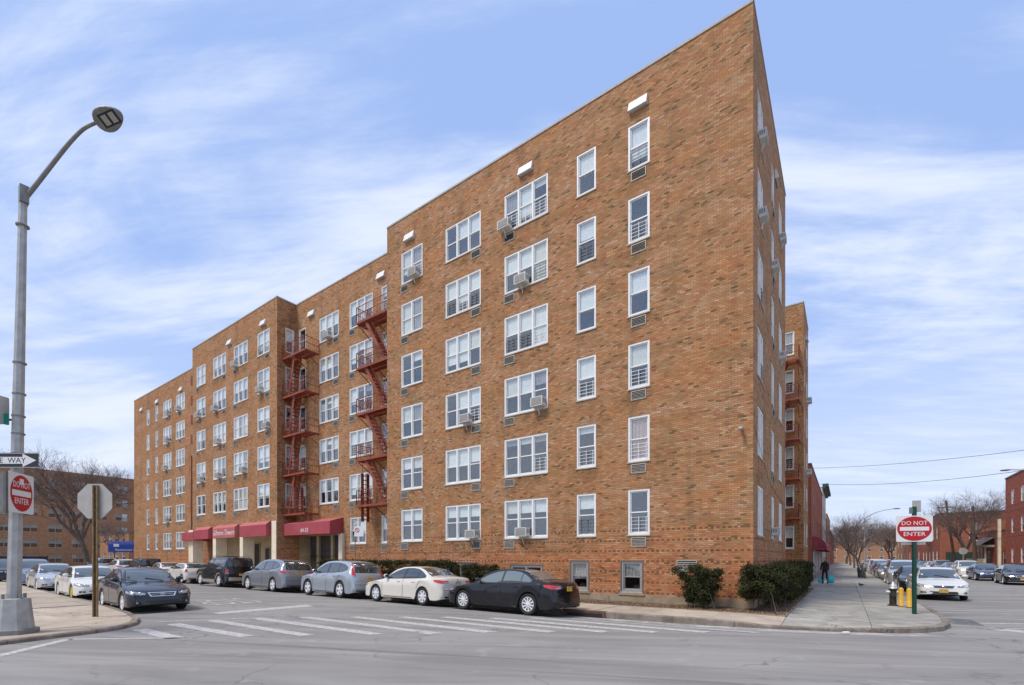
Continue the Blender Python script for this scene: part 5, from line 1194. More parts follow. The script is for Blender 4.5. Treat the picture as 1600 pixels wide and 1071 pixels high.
b,par=simple_building('brick_warehouse','long orange-red brick building behind the utility poles',13.6,40,72,92,8.1,'brick_orange',[('S',[(3,4,4.2,5.4,1),(6.0,7.0,4.2,5.4,1),(.8,1.9,.9,2.6,1)]),('W',grid(1,19,5,1.2,[1.2,4.6],1.7,1))])
b,par=simple_building('porch_house','small brick house with white porch between the two red buildings',17.0,24,60,69,5.0,'brick_orange',[('S',[(.6,1.6,1.0,2.5,1),(4,5.2,1.0,2.5,1)]),('W',[(5.0,6.4,1.0,2.6,1)])])
q=MB()
for y in (61,62.6,64.2,65.8): q.bar((16.3,y,.9),(16.3,y,3.1),.09,n=8)
q.box(16.1,17.0,60.7,66.1,.0,.9); q.box(16.05,16.99,60.6,66.2,3.1,3.35); par(q.build('porch',M['stone']))
q=MB(); q.face([(15.7,60.2,3.36),(15.7,66.6,3.36),(17.0,66.6,4.3),(17.0,60.2,4.3)]); par(q.build('porch_roof',M['galv_dark']))
q=MB(); q.box(16.75,16.98,57.6,58.0,0,6.2); prop(q.build('cream_chimney',M['cream']),'tall cream pier beside the right-hand red building','pier')
q=MB(); q.box(15.6,15.8,58,69.5,0,1.7); prop(q.build('garden_wall',M['tan']),'tan garden wall in front of the porch house','wall')
q=MB(); q.box(14.2,14.3,70.0,71.9,0,2.6); q.box(14.3,18,69.9,70.0,0,2.6); prop(q.build('hoarding',M['green_metal']),'dark green hoarding in front of the long brick building','hoarding')
# blocks closing the side street and rows seen between the trees
for i,(x0,x1,y0,y1,h,mt,l) in enumerate(((14,45,96,118,7.5,'brick_red','low red brick houses right of the side street far away'),(15,60,124,160,8.5,'brick_brown','brown houses at the far right end of the side street'),(-40,70,230,250,9,'brick_brown','faint brown row closing the far end of the side street'),(-14,-1,166,215,10,'brick_red','last red building on the left of the side street'))):
    simple_building('row_house',l,x0,x1,y0,y1,h,mt,[('S',grid(1,x1-x0-1,max(3,int((x1-x0)/4)),1.2,[1.4,4.6],1.7,1)),('W',grid(1,y1-y0-1,4,1.2,[1.4,4.6],1.7,1))])
for (x0,x1,y0,y1,h,mt,l) in ((-112,-96,9,26,6.0,'brick_brown','pale low houses between the brown block and the apartment building'),(-230,-150,-160,-40,8,'brick_brown','low brown houses far behind the lamp post')):
    simple_building('row_house',l,x0,x1,y0,y1,h,mt,[('E',grid(1,y1-y0-1,4,1.5,[1.2,4.4],1.6,1)),('S',grid(1,x1-x0-1,4,1.5,[1.2,4.4],1.6,1))])
# dark fence beside the brown block
f=empty('iron_fence',(-85,-12,0),0,'dark railing fence in front of the brown apartment block','fence')
for i in range(18):
    q=MB(); q.box(-.04,.04,-.04,.04,0,2.1); link('post',q.mesh('post',M['wire']),f,(-6+.2*i,-9+1.1*i,0))
q=MB(); 
for i in range(17): 
    a=(-6+.2*i,-9+1.1*i); c=(-6+.2*(i+1),-9+1.1*(i+1))
    q.face([(*a,.3),(*c,.3),(*c,2.0),(*a,2.0)])
q.build('screen',M['trim'],f)
# blue canopy with white lettering
o=empty('blue_canopy',(-74.5,3.4,0),R(52),'blue entrance canopy with white lettering beyond the apartment building','canopy')
q=MB(); q.face([(-2.1,-.9,2.55),(2.1,-.9,2.55),(2.1,-.9,3.45),(-2.1,-.9,3.45)]); n=6
for i in range(n):
    t0,t1=PI/2*i/n,PI/2*(i+1)/n; a=(-.9+.9*(1-math.cos(t0)),3.45+.55*math.sin(t0)); c=(-.9+.9*(1-math.cos(t1)),3.45+.55*math.sin(t1)); q.face([(-2.1,a[0],a[1]),(2.1,a[0],a[1]),(2.1,c[0],c[1]),(-2.1,c[0],c[1])])
for s_ in (-2.1,2.1): q.face([(s_,-.9,2.55),(s_,2,2.55),(s_,2,4.0),(s_,0,4.0),(s_,-.5,3.85),(s_,-.9,3.45)])
q.face([(-2.1,0,4.0),(2.1,0,4.0),(2.1,2,4.0),(-2.1,2,4.0)]); q.build('canvas',M['blue'],o)
text('lettering','Restaurant & Bar',.42,M['letter'],o,(.15,-.915,2.85),(PI/2,0,0))
q=MB(); q.box(-1.5,-.9,-.92,-.905,3.25,3.6); q.build('logo_panel',M['letter'],o)
q=MB()
for x in (-1.9,1.9): q.bar((x,-.8,0),(x,-.8,2.6),.04,n=8)
q.build('posts',M['galv'],o)
# ------------------------------------------------------------------ bare trees
def tree_mesh(seed,h,spread,r0,levels=5,fork=.28,up=.5):
    rnd=random.Random(seed); T_=MB(); C=MB()
    def grow(p,d,l,r,lv):
        n=3 if lv<3 else 2; pts=[p]; q=p.copy(); dd=d.copy()
        for i in range(n):
            dd=(dd+Vector((rnd.uniform(-1,1),rnd.uniform(-1,1),rnd.uniform(-.4,.8)))*(.13 if lv<2 else .22)).normalized(); q=q+dd*l/n; pts.append(q.copy())
        tgt=T_ if lv<=1 else C
        for i in range(n):
            ra=r*(1-.45*i/n); rb=r*(1-.45*(i+1)/n); tgt.bar(pts[i],pts[i+1],ra,n=8 if lv==0 else 6 if lv==1 else 4 if lv<3 else 3,r2=rb)
        if lv>=levels: return
        k=rnd.choice([3,4]) if lv==0 else rnd.choice([3,3,4]) if lv<levels-1 else 4
        for i in range(k):
            t=rnd.uniform(.45,1) if i and lv else 1; t=1 if lv==0 else t
            b=pts[-1] if t==1 else pts[0].lerp(pts[-1],t)
            a=rnd.uniform(0,2*PI) if lv else 2*PI*i/k+rnd.uniform(-.4,.4); s=spread*rnd.uniform(.6,1.15); u=dd.cross(Vector((.3,.2,1))); 
            if u.length<.01: u=Vector((1,0,0))
            u.normalize(); v=dd.cross(u)
            nd_=(dd+ (u*math.cos(a)+v*math.sin(a))*s+Vector((0,0,up*.25))).normalized()
            grow(b,nd_,l*rnd.uniform(.66,.9),r*.56,lv+1)
    grow(Vector((0,0,0)),Vector((rnd.uniform(-.05,.05),rnd.uniform(-.05,.05),1)),h*fork,r0,0)
    mz=max(v[2] for v in C.v); k=h/mz
    for m in (T_,C): m.v=[(x*k,y*k,z*k) for x,y,z in m.v]
    return T_.mesh('trunk',M['bark']),C.mesh('crown',M['twig'])
TR=[tree_mesh(3,12,.85,.17,7,.16),tree_mesh(8,7,.75,.07,6,.24),tree_mesh(21,9,.8,.10,6,.22)]
TH=[12,7,9]
def tree(i,x,y,h,label,rz=0,w=1,group=None):
    k=h/TH[i]; o=empty('bare_tree',(x,y,-.1),rz,label,'tree',group); o.scale=(k*w,k*w,k); link('trunk',TR[i][0],o); link('crown',TR[i][1],o)
GT='bare winter trees along the streets'
for a in ((0,-76.2,-.6,16.2,'big bare spreading tree behind the back of the stop sign',.3,1.1),(2,-56,-17,13,'bare tree rising behind the lamp post at the left edge',1,1),(0,-92,-22,16,'bare tree in front of the brown block left of the big one',2,1),(2,-100,8,9,'small bare tree between brown block and apartment building',0,1),
  (1,4.05,33.4,6.7,'bare kerbside tree beside the litter bin in the side street',.5,1.35),(1,4.0,58,8.5,'second bare tree along the near kerb of the side street',2,1.3),(2,3.9,84,10,'third bare tree far up the near kerb of the side street',1,1.2),(2,3.6,118,11,'dense bare tree at the far end of the near kerb',3,1.3),
  (0,14.6,62,10.8,'wide bare tree beside the leaning utility pole',1.2,1.0),(2,14.5,80,8.5,'bare tree beyond the utility poles on the far kerb',2.3,1.2),(2,14.4,104,9.5,'bare tree far along the far kerb of the side street',.8,1.3),(0,12,135,12,'broad bare tree closing the side street on the right',.1,1.1),(0,3,165,12,'broad bare tree closing the side street in the middle',2.1,1.2),(2,-1,140,9,'bare tree before the last red building on the left',2.9,1.4),(0,16,190,14,'farthest bare tree over the right-hand roofs',.6,1.2)):
    tree(a[0],a[1],a[2],a[3],a[4],a[5],a[6],GT)
# ------------------------------------------------------------------ hedges
def hedge(name,label,x0,x1,y0,y1,z0,z1,nleaf,seed,lob=.16,group=None,stems=True,brown=.15,boxy=1.0):
    rnd=random.Random(seed); o=empty(name,((x0+x1)/2,(y0+y1)/2,0),0,label,'hedge',group); cx,cy,cz=(x0+x1)/2,(y0+y1)/2,(z0+z1)/2
    hx,hy,hz_=(x1-x0)/2,(y1-y0)/2,(z1-z0)/2
    m=MB(); nl=max(24,int((hx*2+hy*2)*2*(hz_*2)*13)); per=max(20,int(nleaf*1.5)//nl)
    for _ in range(nl):   # each clump is a spray of needles set on the uneven hull
        while True:
            u=Vector((rnd.uniform(-1,1),rnd.uniform(-1,1),rnd.uniform(-1,1))); a=max(abs(u.x),abs(u.y),abs(u.z))
            if a>.1: break
        # choose faces by area so that long hedges fill evenly
        f=rnd.random()*(hx*hy*2+hx*hz_*2+hy*hz_*2)
        u=Vector((rnd.uniform(-1,1),rnd.uniform(-1,1),rnd.uniform(-1,1))); sg=rnd.choice((-1,1))
        if f<hx*hy*2: u.z=1 if rnd.random()<.8 else -1
        elif f<hx*hy*2+hx*hz_*2: u.y=sg
        else: u.x=sg
        rr=1-lob*rnd.random()-(.25*lob*(1-u.z)); rr*=(1 if hx+hy>1.6 or rnd.random()<.6 else rnd.uniform(.2,.9)); u=u*(rr if hx+hy<=1.6 else 1); und=1-.30*max(0,-u.z-.2)
        c=Vector((u.x*hx*und*(1-(1-rr)*min(1,.6/hx)),u.y*hy*und*(1-(1-rr)*min(1,.6/hy)),u.z*hz_*(1-(1-rr)*.55)))
        if min(hx,hy)>.3: 
            k_=(abs(u.x)**5+abs(u.y)**5+abs(u.z)**5); c*= 1 if k_<1.6 else .93
        R0=rnd.uniform(.10,.21); mtl=1 if rnd.random()<brown else 0
        for _k in range(per):
            p=c+Vector((rnd.gauss(0,1),rnd.gauss(0,1),rnd.gauss(0,.8)))*R0*.52
            q=Vector((cx,cy,cz))+p-Vector(o.location); n=Vector((rnd.gauss(0,1),rnd.gauss(0,1),rnd.gauss(0,1)+.6)).normalized(); t=n.orthogonal().normalized(); b=n.cross(t); L_=rnd.uniform(.028,.06); w_=L_*rnd.uniform(.28,.45); ang=rnd.uniform(0,6.3); t2=t*math.cos(ang)+b*math.sin(ang); b2=n.cross(t2)
            if q.z<.08: continue
            m.face([q-t2*L_,q+b2*w_,q+t2*L_,q-b2*w_],mtl if rnd.random()<.85 else 1-mtl)
    m.build('foliage',[M['hedge'],M['hedge_brown']],o)
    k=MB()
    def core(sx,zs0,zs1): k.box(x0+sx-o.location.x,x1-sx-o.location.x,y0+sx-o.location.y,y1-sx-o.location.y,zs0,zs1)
    if hx+hy>1.6: core(min(.3,hx*.55,hy*.6),z0+.35*(z1-z0),z1-.33*(z1-z0)); k.build('core_shade',M['hedge_core'],o)  # solid box inside the hedge, its inner shade put into the dark colour
    s_=MB(); n=max(3,int((x1-x0+y1-y0)/.6))
    for i in range(n):
        x=rnd.uniform(x0+.2,x1-.2) if hx>.3 else cx; y=rnd.uniform(y0+.2,y1-.2) if hy>.3 else cy
        s_.bar((x-o.location.x,y-o.location.y,.02),(x-o.location.x+rnd.uniform(-.25,.25),y-o.location.y+rnd.uniform(-.1,.1),z0+.5*(z1-z0)),rnd.uniform(.015,.035),n=5,r2=.01)
    s_.build('stems',M['bark'],o)
GH='dark yew hedges around the building'
hedge('yew_bush','rounded dark yew bush standing alone by the louvred basement grille',-2.3,-.75,-1.35,-.25,.18,1.46,16000,1,.30,GH)
hedge('yew_hedge','dark clipped yew hedge on the corner, running up the side street',-.42,1.02,-1.3,.2,.2,1.52,19000,2,.26,GH)
hedge('yew_hedge','dark clipped yew hedge continuing along the side street wall',.15,1.05,.25,13.6,.2,1.5,30000,3,.16,GH)
hedge('yew_hedge','long dark yew hedge behind the silver crossover and white sedan',-24.4,-12.6,-1.25,-.3,.15,1.58,36000,4,.15,GH)
hedge('yew_bush','brownish yew bush left of the basement windows behind the black sedan',-12.2,-10.3,-1.3,-.4,.15,1.46,15000,5,.3,GH,brown=.5)
hedge('yew_hedge','low hedge at the foot of the farthest wing',-68,-60,.6,1.5,.1,1.3,9000,6,.2,GH)
# ------------------------------------------------------------------ poles, signs and small things
def smooth_curve(P,n=5):
    out=[]
    for i in range(len(P)-1):
        p0=P[max(0,i-1)]; p1=P[i]; p2=P[i+1]; p3=P[min(len(P)-1,i+2)]
        for k in range(n):
            t=k/n; out.append(tuple(.5*((2*p1[j])+(-p0[j]+p2[j])*t+(2*p0[j]-5*p1[j]+4*p2[j]-p3[j])*t*t+(-p0[j]+3*p1[j]-3*p2[j]+p3[j])*t**3) for j in range(2)))
    out.append(P[-1]); return out
o=empty('street_lamp',(-12.78,-15.64,.09),0,'tall steel street lamp with curved arm and led head on the left corner','street lamp')
m=MB(); m.lathe([(.42,0),(.42,.10),(.36,.12)],8,'z'); m.build('foot_plate',M['galv_dark'],o)
m=MB(); prof=[(.34,.12),(.30,.5),(.275,.78),(.20,.80)]; m.lathe(prof,8,'z'); m.box(-.1,.1,-.33,-.3,.3,.5); m.build('base',M['galv'],o)
m=MB(); m.bar((0,0,.78),(.19,.12,10.1),.13,n=8,r2=.072); m.build('pole',M['galv'],o,smooth=False)
for a in range(4): m=MB(); m.bar((.2*math.cos(a*PI/2+.4),.2*math.sin(a*PI/2+.4),.79),(.2*math.cos(a*PI/2+.4),.2*math.sin(a*PI/2+.4),.9),.03,n=6); m.build('bolt',M['galv_dark'],o)
m=MB()
for z in (4.5,4.9,5.4,6.1,4.05,9.2): m.lathe([(.118,z),(.118,z+.03)],12,'z',(.19*z/10,.12*z/10,0))
m.build('clamp_bands',M['galv_dark'],o)
m=MB(); A0=[(.19,9.8),(.5,10.24),(.85,10.75),(1.12,11.12),(1.36,11.38),(1.62,11.52)]; A=[(x,x*.665,z) for x,z in smooth_curve(A0)]
m.path(A,[.046-.012*i/(len(A)-1) for i in range(len(A))],10); m.build('arm',M['galv_dark'],o,smooth=True)
m=MB(); m.box(.10,.29,.05,.20,9.72,10.1); m.build('arm_bracket',M['galv_dark'],o)
hd=empty('lamp_head',(1.86,1.22,11.58)); hd.scale=(.78,.8,.8); hd.parent=o; hd.rotation_euler=(R(-28),R(-22),R(34)); 
m=MB(); n=20
ring=lambda k,z:[(.40*k*math.cos(2*PI*i/n)*(1.0 if math.cos(2*PI*i/n)>0 else 1.05),.24*k*math.sin(2*PI*i/n)*(1.12-.25*math.cos(2*PI*i/n)) ,z) for i in range(n)]
rs=[ring(.55,.10),ring(.85,.075),ring(1.0,.02),ring(.98,-.03),ring(.9,-.05)]
for a,b in zip(rs,rs[1:]):
    for i in range(n): m.face([a[i],a[(i+1)%n],b[(i+1)%n],b[i]])
m.face(rs[0]); m.face(rs[-1]); m.build('casing',M['galv_dark'],hd)
M['led']=mat('led_lens',(.34,.34,.31),.3)
for sx in (-1,1):
    m=MB(); m.box(.02+sx*.11-.075,.02+sx*.11+.075,-.11,.11,-.062,-.052); m.build('led_panel',M['led'],hd)
m=MB(); m.box(-.23,.27,-.15,.15,-.054,-.0505); m.build('lens_frame',M['trim'],hd)
def plate_sign(name,parent,c,w,h,th,rz,mt,back='sign_back',r=.04,n=None):
    """plate in local frame facing -Y"""
    m=MB(); P=[]
    for (sx,sz) in ((1,1),(-1,1),(-1,-1),(1,-1)):
        for k in range(4):
            a={(1,1):0,(-1,1):PI/2,(-1,-1):PI,(1,-1):1.5*PI}[(sx,sz)]+PI/2*k/3; P.append((sx*(w/2-r)+r*math.cos(a),sz*(h/2-r)+r*math.sin(a)))
    m.face([(x,-th/2,z) for x,z in P]); m.face([(x,th/2,z) for x,z in P],1)
    for i in range(len(P)): a,b=P[i-1],P[i]; m.face([(a[0],-th/2,a[1]),(b[0],-th/2,b[1]),(b[0],th/2,b[1]),(a[0],th/2,a[1])],1)
    return m.build(name,[M[mt],M[back]],parent,c,(0,0,rz))
def dne(name_label,parent,c,w,h,rz,ow,oh,sticker=False):
    p=plate_sign('sign_plate',parent,c,w,h,.006,rz,'sign_white'); m=MB(); N_=40
    m.face([(ow/2*math.cos(2*PI*i/N_),-.0055,oh/2*math.sin(2*PI*i/N_)) for i in range(N_)]); m.build('red_disc',M['sign_red'],p)
    m=MB(); m.box(-ow*.42,ow*.42,-.0085,-.006,-oh*.08,oh*.075); m.build('white_bar',M['sign_white'],p)
    text('lettering','DO NOT',oh*.235,M['sign_white'],p,(0,-.0065,oh*.225),(PI/2,0,0),ext=.001,sx=ow/oh*.80); text('lettering','ENTER',oh*.235,M['sign_white'],p,(0,-.0065,-oh*.225),(PI/2,0,0),ext=.001,sx=ow/oh*.92)
    if sticker: m=MB(); m.box(-ow*.1,ow*.08,-.009,-.0085,oh*.24,oh*.4); m.build('sticker',M['sign_white'],p)
    return p
# one-way sign fixed across the lamp post
rz1=R(35.5)
o1=empty('one_way_sign',(-12.52,-15.79,3.95),rz1,'black and white one way arrow sign on the lamp post','sign')
p=plate_sign('sign_plate',o1,(0,0,0),.92+.5,.335,.006,0,'sign_black',r=.03)
m=MB(); m.face([(-.64,-.0055,.075),(-.64,-.0055,-.075),(.36,-.0055,-.075),(.36,-.0055,-.145),(.66,-.0055,0),(.36,-.0055,.145),(.36,-.0055,.075)]); m.build('arrow',M['sign_white'],p)
text('lettering','ONE  WAY',.165,M['sign_black'],p,(.0,-.0065,-.005),(PI/2,0,0),ext=.0008,sx=1.05)
for e in ((-.70,.70,.15,.158),(-.70,.70,-.158,-.15)): m=MB(); m.box(e[0],e[1],-.0062,-.0055,e[2],e[3]); m.build('border',M['sign_white'],p)
# oblique do-not-enter sign below it
o2=empty('do_not_enter_sign',(-12.38,-15.58,3.23),0,'red and white do not enter sign with a sticker on the lamp post','sign')
dne('',o2,(0,0,0),.86,.88,R(145.4),.77,.80,True)
# signal housing seen edge-on behind the pole, green street name plate, grey plate back
o3=empty('signal_box',(-13.02,-15.84,3.25),R(40),'grey-green signal housing cut by the left picture edge','signal box'); m=MB(); m.box(-.3,.16,-.03,.12,-.45,.5); m.build('housing',M['galv_dark'],o3); m=MB(); m.box(-.27,.13,-.036,-.0305,-.42,.47); m.build('door',M['galv_dark'],o3)
o4=empty('street_name_sign',(-12.80,-15.80,4.91),R(35),'green street name blade on the lamp post','sign'); p=plate_sign('blade',o4,(-.25,0,0),.75,.24,.006,0,'sign_green',r=.02); m=MB(); m.box(-.7,.1,.05,.09,-.02,.02); m.build('bracket',M['galv_dark'],o4); text('lettering','ST',.12,M['sign_white'],p,(.18,-.0045,.03),(PI/2,0,0),ext=.0008)
o5=empty('grey_sign',(-12.86,-15.68,5.1),R(118),'grey back of a sign plate on the lamp post','sign'); plate_sign('sign_plate',o5,(-.28,0,0),.5,.62,.006,0,'sign_back',r=.03)
# stop sign seen from behind
o=empty('stop_sign',(-15.16,-13.69,.09),R(35.5),'grey back of an octagonal stop sign on a rusty channel post','sign')
m=MB(); P=[(.545*math.cos(PI/8+PI/4*i),.545*math.sin(PI/8+PI/4*i)) for i in range(8)]; cz=3.36
m.face([(x-.06,.05,cz+z) for x,z in P]); m.face([(x-.06,.056,cz+z) for x,z in P],1)
for i in range(8): a,b=P[i-1],P[i]; m.face([(a[0]-.06,.05,cz+a[1]),(b[0]-.06,.05,cz+b[1]),(b[0]-.06,.056,cz+b[1]),(a[0]-.06,.056,cz+a[1])])
m.build('sign_plate',[M['sign_back'],M['sign_red']],o)
m=MB(); m.box(-.05,-.042,-.02,.045,0,3.82); m.box(.042,.05,-.02,.045,0,3.82); m.box(-.042,.042,.037,.045,0,3.82); m.box(-.075,-.05,-.02,-.012,0,3.82); m.box(.05,.075,-.02,-.012,0,3.82); m.build('post',M['post_rust'],o)
for z in (3.1,3.6): m=MB(); m.bar((0,.02,z),(0,.036,z),.018,n=6); m.build('bolt',M['galv'],o)
# do-not-enter sign on the green post, right corner
o=empty('do_not_enter_sign',(4.33,1.72,.0),R(20),'red and white do not enter sign on a dark green square post','sign')
m=MB(); m.box(-.045,.045,-.045,.045,0,3.42); m.build('post',M['post_green'],o)
p=dne('',o,(-.03,-.06,2.72),.97,.82,0,.92,.77)
m=MB(); m.box(-.03,.2,.05,.058,3.25,3.62); m.build('grey_plate',M['sign_back'],o); m=MB(); m.box(-.13,-.04,-.02,.02,3.2,3.4); m.build('bracket',M['galv_dark'],o)
m=MB(); m.box(-.33,.32,.05,.056,2.22,2.31); m.build('lower_plate',M['sign_white'],o)
# hydrant and bollards
o=empty('fire_hydrant',(4.0,4.7,0),0,'black fire hydrant with silver cap beside the yellow bollards','hydrant')
m=MB(); m.lathe([(.17,0),(.17,.05),(.11,.07),(.105,.60),(.135,.62),(.135,.66)],16); m.build('barrel',M['hyd_black'],o,smooth=False)
m=MB(); m.lathe([(.13,.66),(.125,.74),(.09,.82),(.04,.86),(.035,.92)],16); m.build('bonnet',M['hyd_silver'],o,smooth=True)
for d in (-1,1): m=MB(); m.bar((0,0,.52),(d*.19,0,.52),.062,n=10); m.bar((d*.19,0,.52),(d*.22,0,.52),.04,n=6); m.build('outlet',M['hyd_silver'],o)
m=MB(); m.bar((0,0,.45),(0,-.2,.45),.08,n=10); m.build('outlet',M['hyd_black'],o)
for x,y,l in ((4.22,4.55,'left yellow steel bollard next to the hydrant'),(4.42,4.25,'right yellow steel bollard nearest the green sign post')):
    o=empty('bollard',(x,y,0),0,l,'bollard','yellow bollards by the hydrant'); m=MB(); m.lathe([(.078,0),(.078,.62),(.07,.67),(.04,.705),(.01,.715)],16); m.build('post',M['yellow'],o,smooth=True); m=MB(); m.lathe([(.11,0),(.11,.03),(.086,.04)],16); m.build('foot',M['hyd_black'],o)
# no-parking sign by the main entrance
o=empty('parking_sign',(-16.9,-3.6,.07),R(30),'small red and white no parking sign on a thin brown post by the entrance','sign')
m=MB(); m.box(-.02,.02,-.015,.015,0,3.35); m.build('post',M['post_rust'],o); p=plate_sign('sign_plate',o,(.2,-.03,3.02),.46,.5,.004,0,'sign_white')
m=MB()
for i in range(20):
    t0,t1=2*PI*i/20,2*PI*(i+1)/20; m.face([(-.09+.12*math.cos(t0),-.004,.05+.12*math.sin(t0)),(-.09+.12*math.cos(t1),-.004,.05+.12*math.sin(t1)),(-.09+.085*math.cos(t1),-.004,.05+.085*math.sin(t1)),(-.09+.085*math.cos(t0),-.004,.05+.085*math.sin(t0))])
m.face([(-.17,-.0045,.11),(-.15,-.0045,.13),(-.01,-.0045,-.01),(-.03,-.0045,-.03)]); m.build('red_ring',M['sign_red'],p); text('lettering','P',.13,M['sign_black'],p,(-.09,-.0035,.05),(PI/2,0,0),ext=.0002)
# litter bin
o=empty('litter_bin',(3.75,34.6,0),0,'green-grey mesh litter bin beside the kerbside tree','bin'); m=MB()
for i in range(16): a=2*PI*i/16; m.bar((.24*math.cos(a),.24*math.sin(a),.03),(.32*math.cos(a),.32*math.sin(a),.9),.013)
m.build('wire_sides',M['green_metal'],o); m=MB(); m.lathe([(.33,.88),(.34,.93)],16); m.lathe([(.22,.05),(.28,.75)],12); m.build('liner',M['galv_dark'],o)
# pigeon
o=empty('pigeon',(3.35,18.0,.03),R(200),'dark pigeon on the side street pavement','bird'); m=MB(); m.ell((0,0,.13),(.13,.065,.07),12,8); m.ell((.11,0,.225),(.035,.03,.035),10,6); m.path([(.07,0,.16),(.10,0,.21)],[.045,.03],8); m.bar((.14,0,.222),(.165,0,.216),.008,n=5,r2=.002); m.bar((-.1,0,.12),(-.24,0,.10),.05,.012,n=6); m.build('body',mat('pigeon_feathers',(.06,.055,.065),.6),o,smooth=True)
for s_ in (-1,1): m=MB(); m.bar((.0,s_*.025,.08),(.01,s_*.025,0),.006,n=5); m.bar((.0,s_*.025,.004),(.04,s_*.03,.004),.006,n=5); m.build('leg',mat('pigeon_leg',(.3,.08,.06),.6),o)
m=MB(); m.box(-.05,.05,-.03,.03,0,.004); 
for x,y,z,l in ((-2.9,-14.9,.012,'small scrap of white paper on the road in the foreground'),(2.55,-3.4,-.07,'crumpled white paper in the gutter by the corner')):
    m=MB(); m.face([(-.09,-.05,.0),(.05,-.06,.012),(.1,.03,.004),(-.04,.06,.015)]); m.face([(-.04,.06,.015),(.1,.03,.004),(.06,.1,.02)]); prop(m.build('paper_scrap',M['sign_white'],None,(x,y,z+.01)),l,'litter')
# utility poles and wires
def upole(x,y,h,l,tilt=(0,0)):
    o=empty('utility_pole',(x,y,0),0,l,'utility pole','timber utility poles across the side street'); m=MB(); m.bar((0,0,-.2),(tilt[0],tilt[1],h),.17,n=8,r2=.11); m.build('shaft',M['wood'],o); m=MB(); m.bar((tilt[0]-.9,tilt[1],h-.9),(tilt[0]+.9,tilt[1],h-.9),.05); m.build('crossarm',M['wood'],o); m=MB(); m.bar((tilt[0]+.3,tilt[1],h-2.6),(tilt[0]+.3,tilt[1],h-1.8),.18,n=10); m.build('transformer',M['galv_dark'],o)
upole(14.3,65,9.3,'leaning timber utility pole by the wide bare tree',(-1.0,0)); upole(14.0,52.3,7.4,'shorter timber utility pole right of the leaning one',(-.2,0)); upole(14.4,98,9,'timber utility pole far up the side street',(.1,0))
def wire(name,p,q,sag,l,r=.022,n=14):
    m=MB(); P=[Vector(p).lerp(Vector(q),i/n)-Vector((0,0,4*sag*(i/n)*(1-i/n))) for i in range(n+1)]; m.path(P,r,4); return prop(m.build(name,M['wire']),l,'cable')
wire('overhead_cable',(17.4,39.9,11.1),(-3.5,60,14.6),.5,'upper black overhead cable across the sky at the right'); wire('overhead_cable',(17.4,39.9,9.5),(-3.5,60,12.6),.9,'lower black overhead cable across the sky at the right')
for z,nm in ((8.4,'topmost'),(7.9,'second highest'),(6.2,'third highest'),(5.6,'lowest')): wire('utility_line',(13.3,65,z),(14.2,98,z),.5,nm+' utility line running from the leaning pole up the side street',.02); wire('utility_line',(13.8,52.3,z-1.8),(13.3,65,z),.3,nm+' short utility line between the two near timber poles',.02); wire('utility_line',(16.5,30,z-.8),(13.8,52.3,z-1.8),.5,nm+' utility line from the shorter pole towards the right picture edge',.02)
for o in bpy.data.objects:
    if o.name.startswith('utility_line'): o['group']='utility lines between the timber poles'
wire('utility_line',(-70,-20,11),(-12.75,-26,9.4),.9,'thin overhead line behind the lamp post at the left edge',.015)
# street lamps up the side street
def slamp(x,y,h,dx,l,dy=0):
    o=empty('street_lamp',(x,y,0),0,l,'street lamp'); m=MB(); m.bar((0,0,0),(0,0,h),.1,n=8,r2=.06); m.build('pole',M['galv'],o); m=MB(); m.path([(0,0,h),(dx*.35,dy*.35,h+.55),(dx*.7,dy*.7,h+.8),(dx,dy,h+.9)],.04,6); m.build('arm',M['galv'],o); m=MB(); m.ell((dx*1.12,dy*1.12,h+.9),(.33,.2,.07),12,6); m.build('lamp_head',M['galv_dark'],o,smooth=True)
slamp(4.3,46,6.1,2.4,'street lamp pole behind the kerbside tree arching over the side street'); slamp(15.6,34,7.7,-2.6,'street lamp reaching in from the right picture edge')
o=empty('round_sign',(13.9,58,0),0,'back of a pale octagonal sign across the side street','sign'); m=MB(); m.bar((0,0,0),(0,0,2.9),.03); m.build('post',M['galv'],o); m=MB(); m.lathe([(.42,-.01),(.42,.01)],8,'y',(0,0,2.6)); m.build('sign_plate',M['sign_back'],o)
# ------------------------------------------------------------------ woman with turquoise bags
def skin_fig(name,verts,edges,radii,mt,parent):
    me=bpy.data.meshes.new(name); me.from_pydata(verts,edges,[]); o=bpy.data.objects.new(name,me); COL.objects.link(o)
    md=o.modifiers.new('s','SKIN'); 
    for i,r in enumerate(radii): me.skin_vertices[0].data[i].radius=(r,r*.8) if isinstance(r,float) else r
    me.skin_vertices[0].data[0].use_root=True; sb=o.modifiers.new('b','SUBSURF'); sb.levels=2; sb.render_levels=2
    dg=bpy.context.evaluated_depsgraph_get(); m2=bpy.data.meshes.new_from_object(o.evaluated_get(dg)); bpy.data.objects.remove(o)
    m2.materials.clear(); m2.materials.append(mt); m2.polygons.foreach_set('use_smooth',[True]*len(m2.polygons)); return link(name,m2,parent)
pe=empty('person',(1.45,20.1,.03),R(150),'person in black coat and trousers carrying turquoise bags down the pavement','person')
black=mat('black_cloth',(.015,.014,.016),.85); skin=mat('skin',(.42,.24,.17),.6); hair=mat('dark_hair',(.02,.014,.012),.7)
V=[(0,0,.98),(0,0,1.15),(0,0,1.34),(0,0,1.45),(0,0,1.53),(.09,.02,.92),(.10,.10,.5),(.10,.03,.1),(.10,.14,.05),(-.09,0,.92),(-.10,-.04,.5),(-.10,-.14,.12),(-.10,-.04,.05),(.17,0,1.40),(.24,.03,1.14),(.25,.1,.92),(-.17,0,1.40),(-.24,.0,1.14),(-.26,.06,.92)]
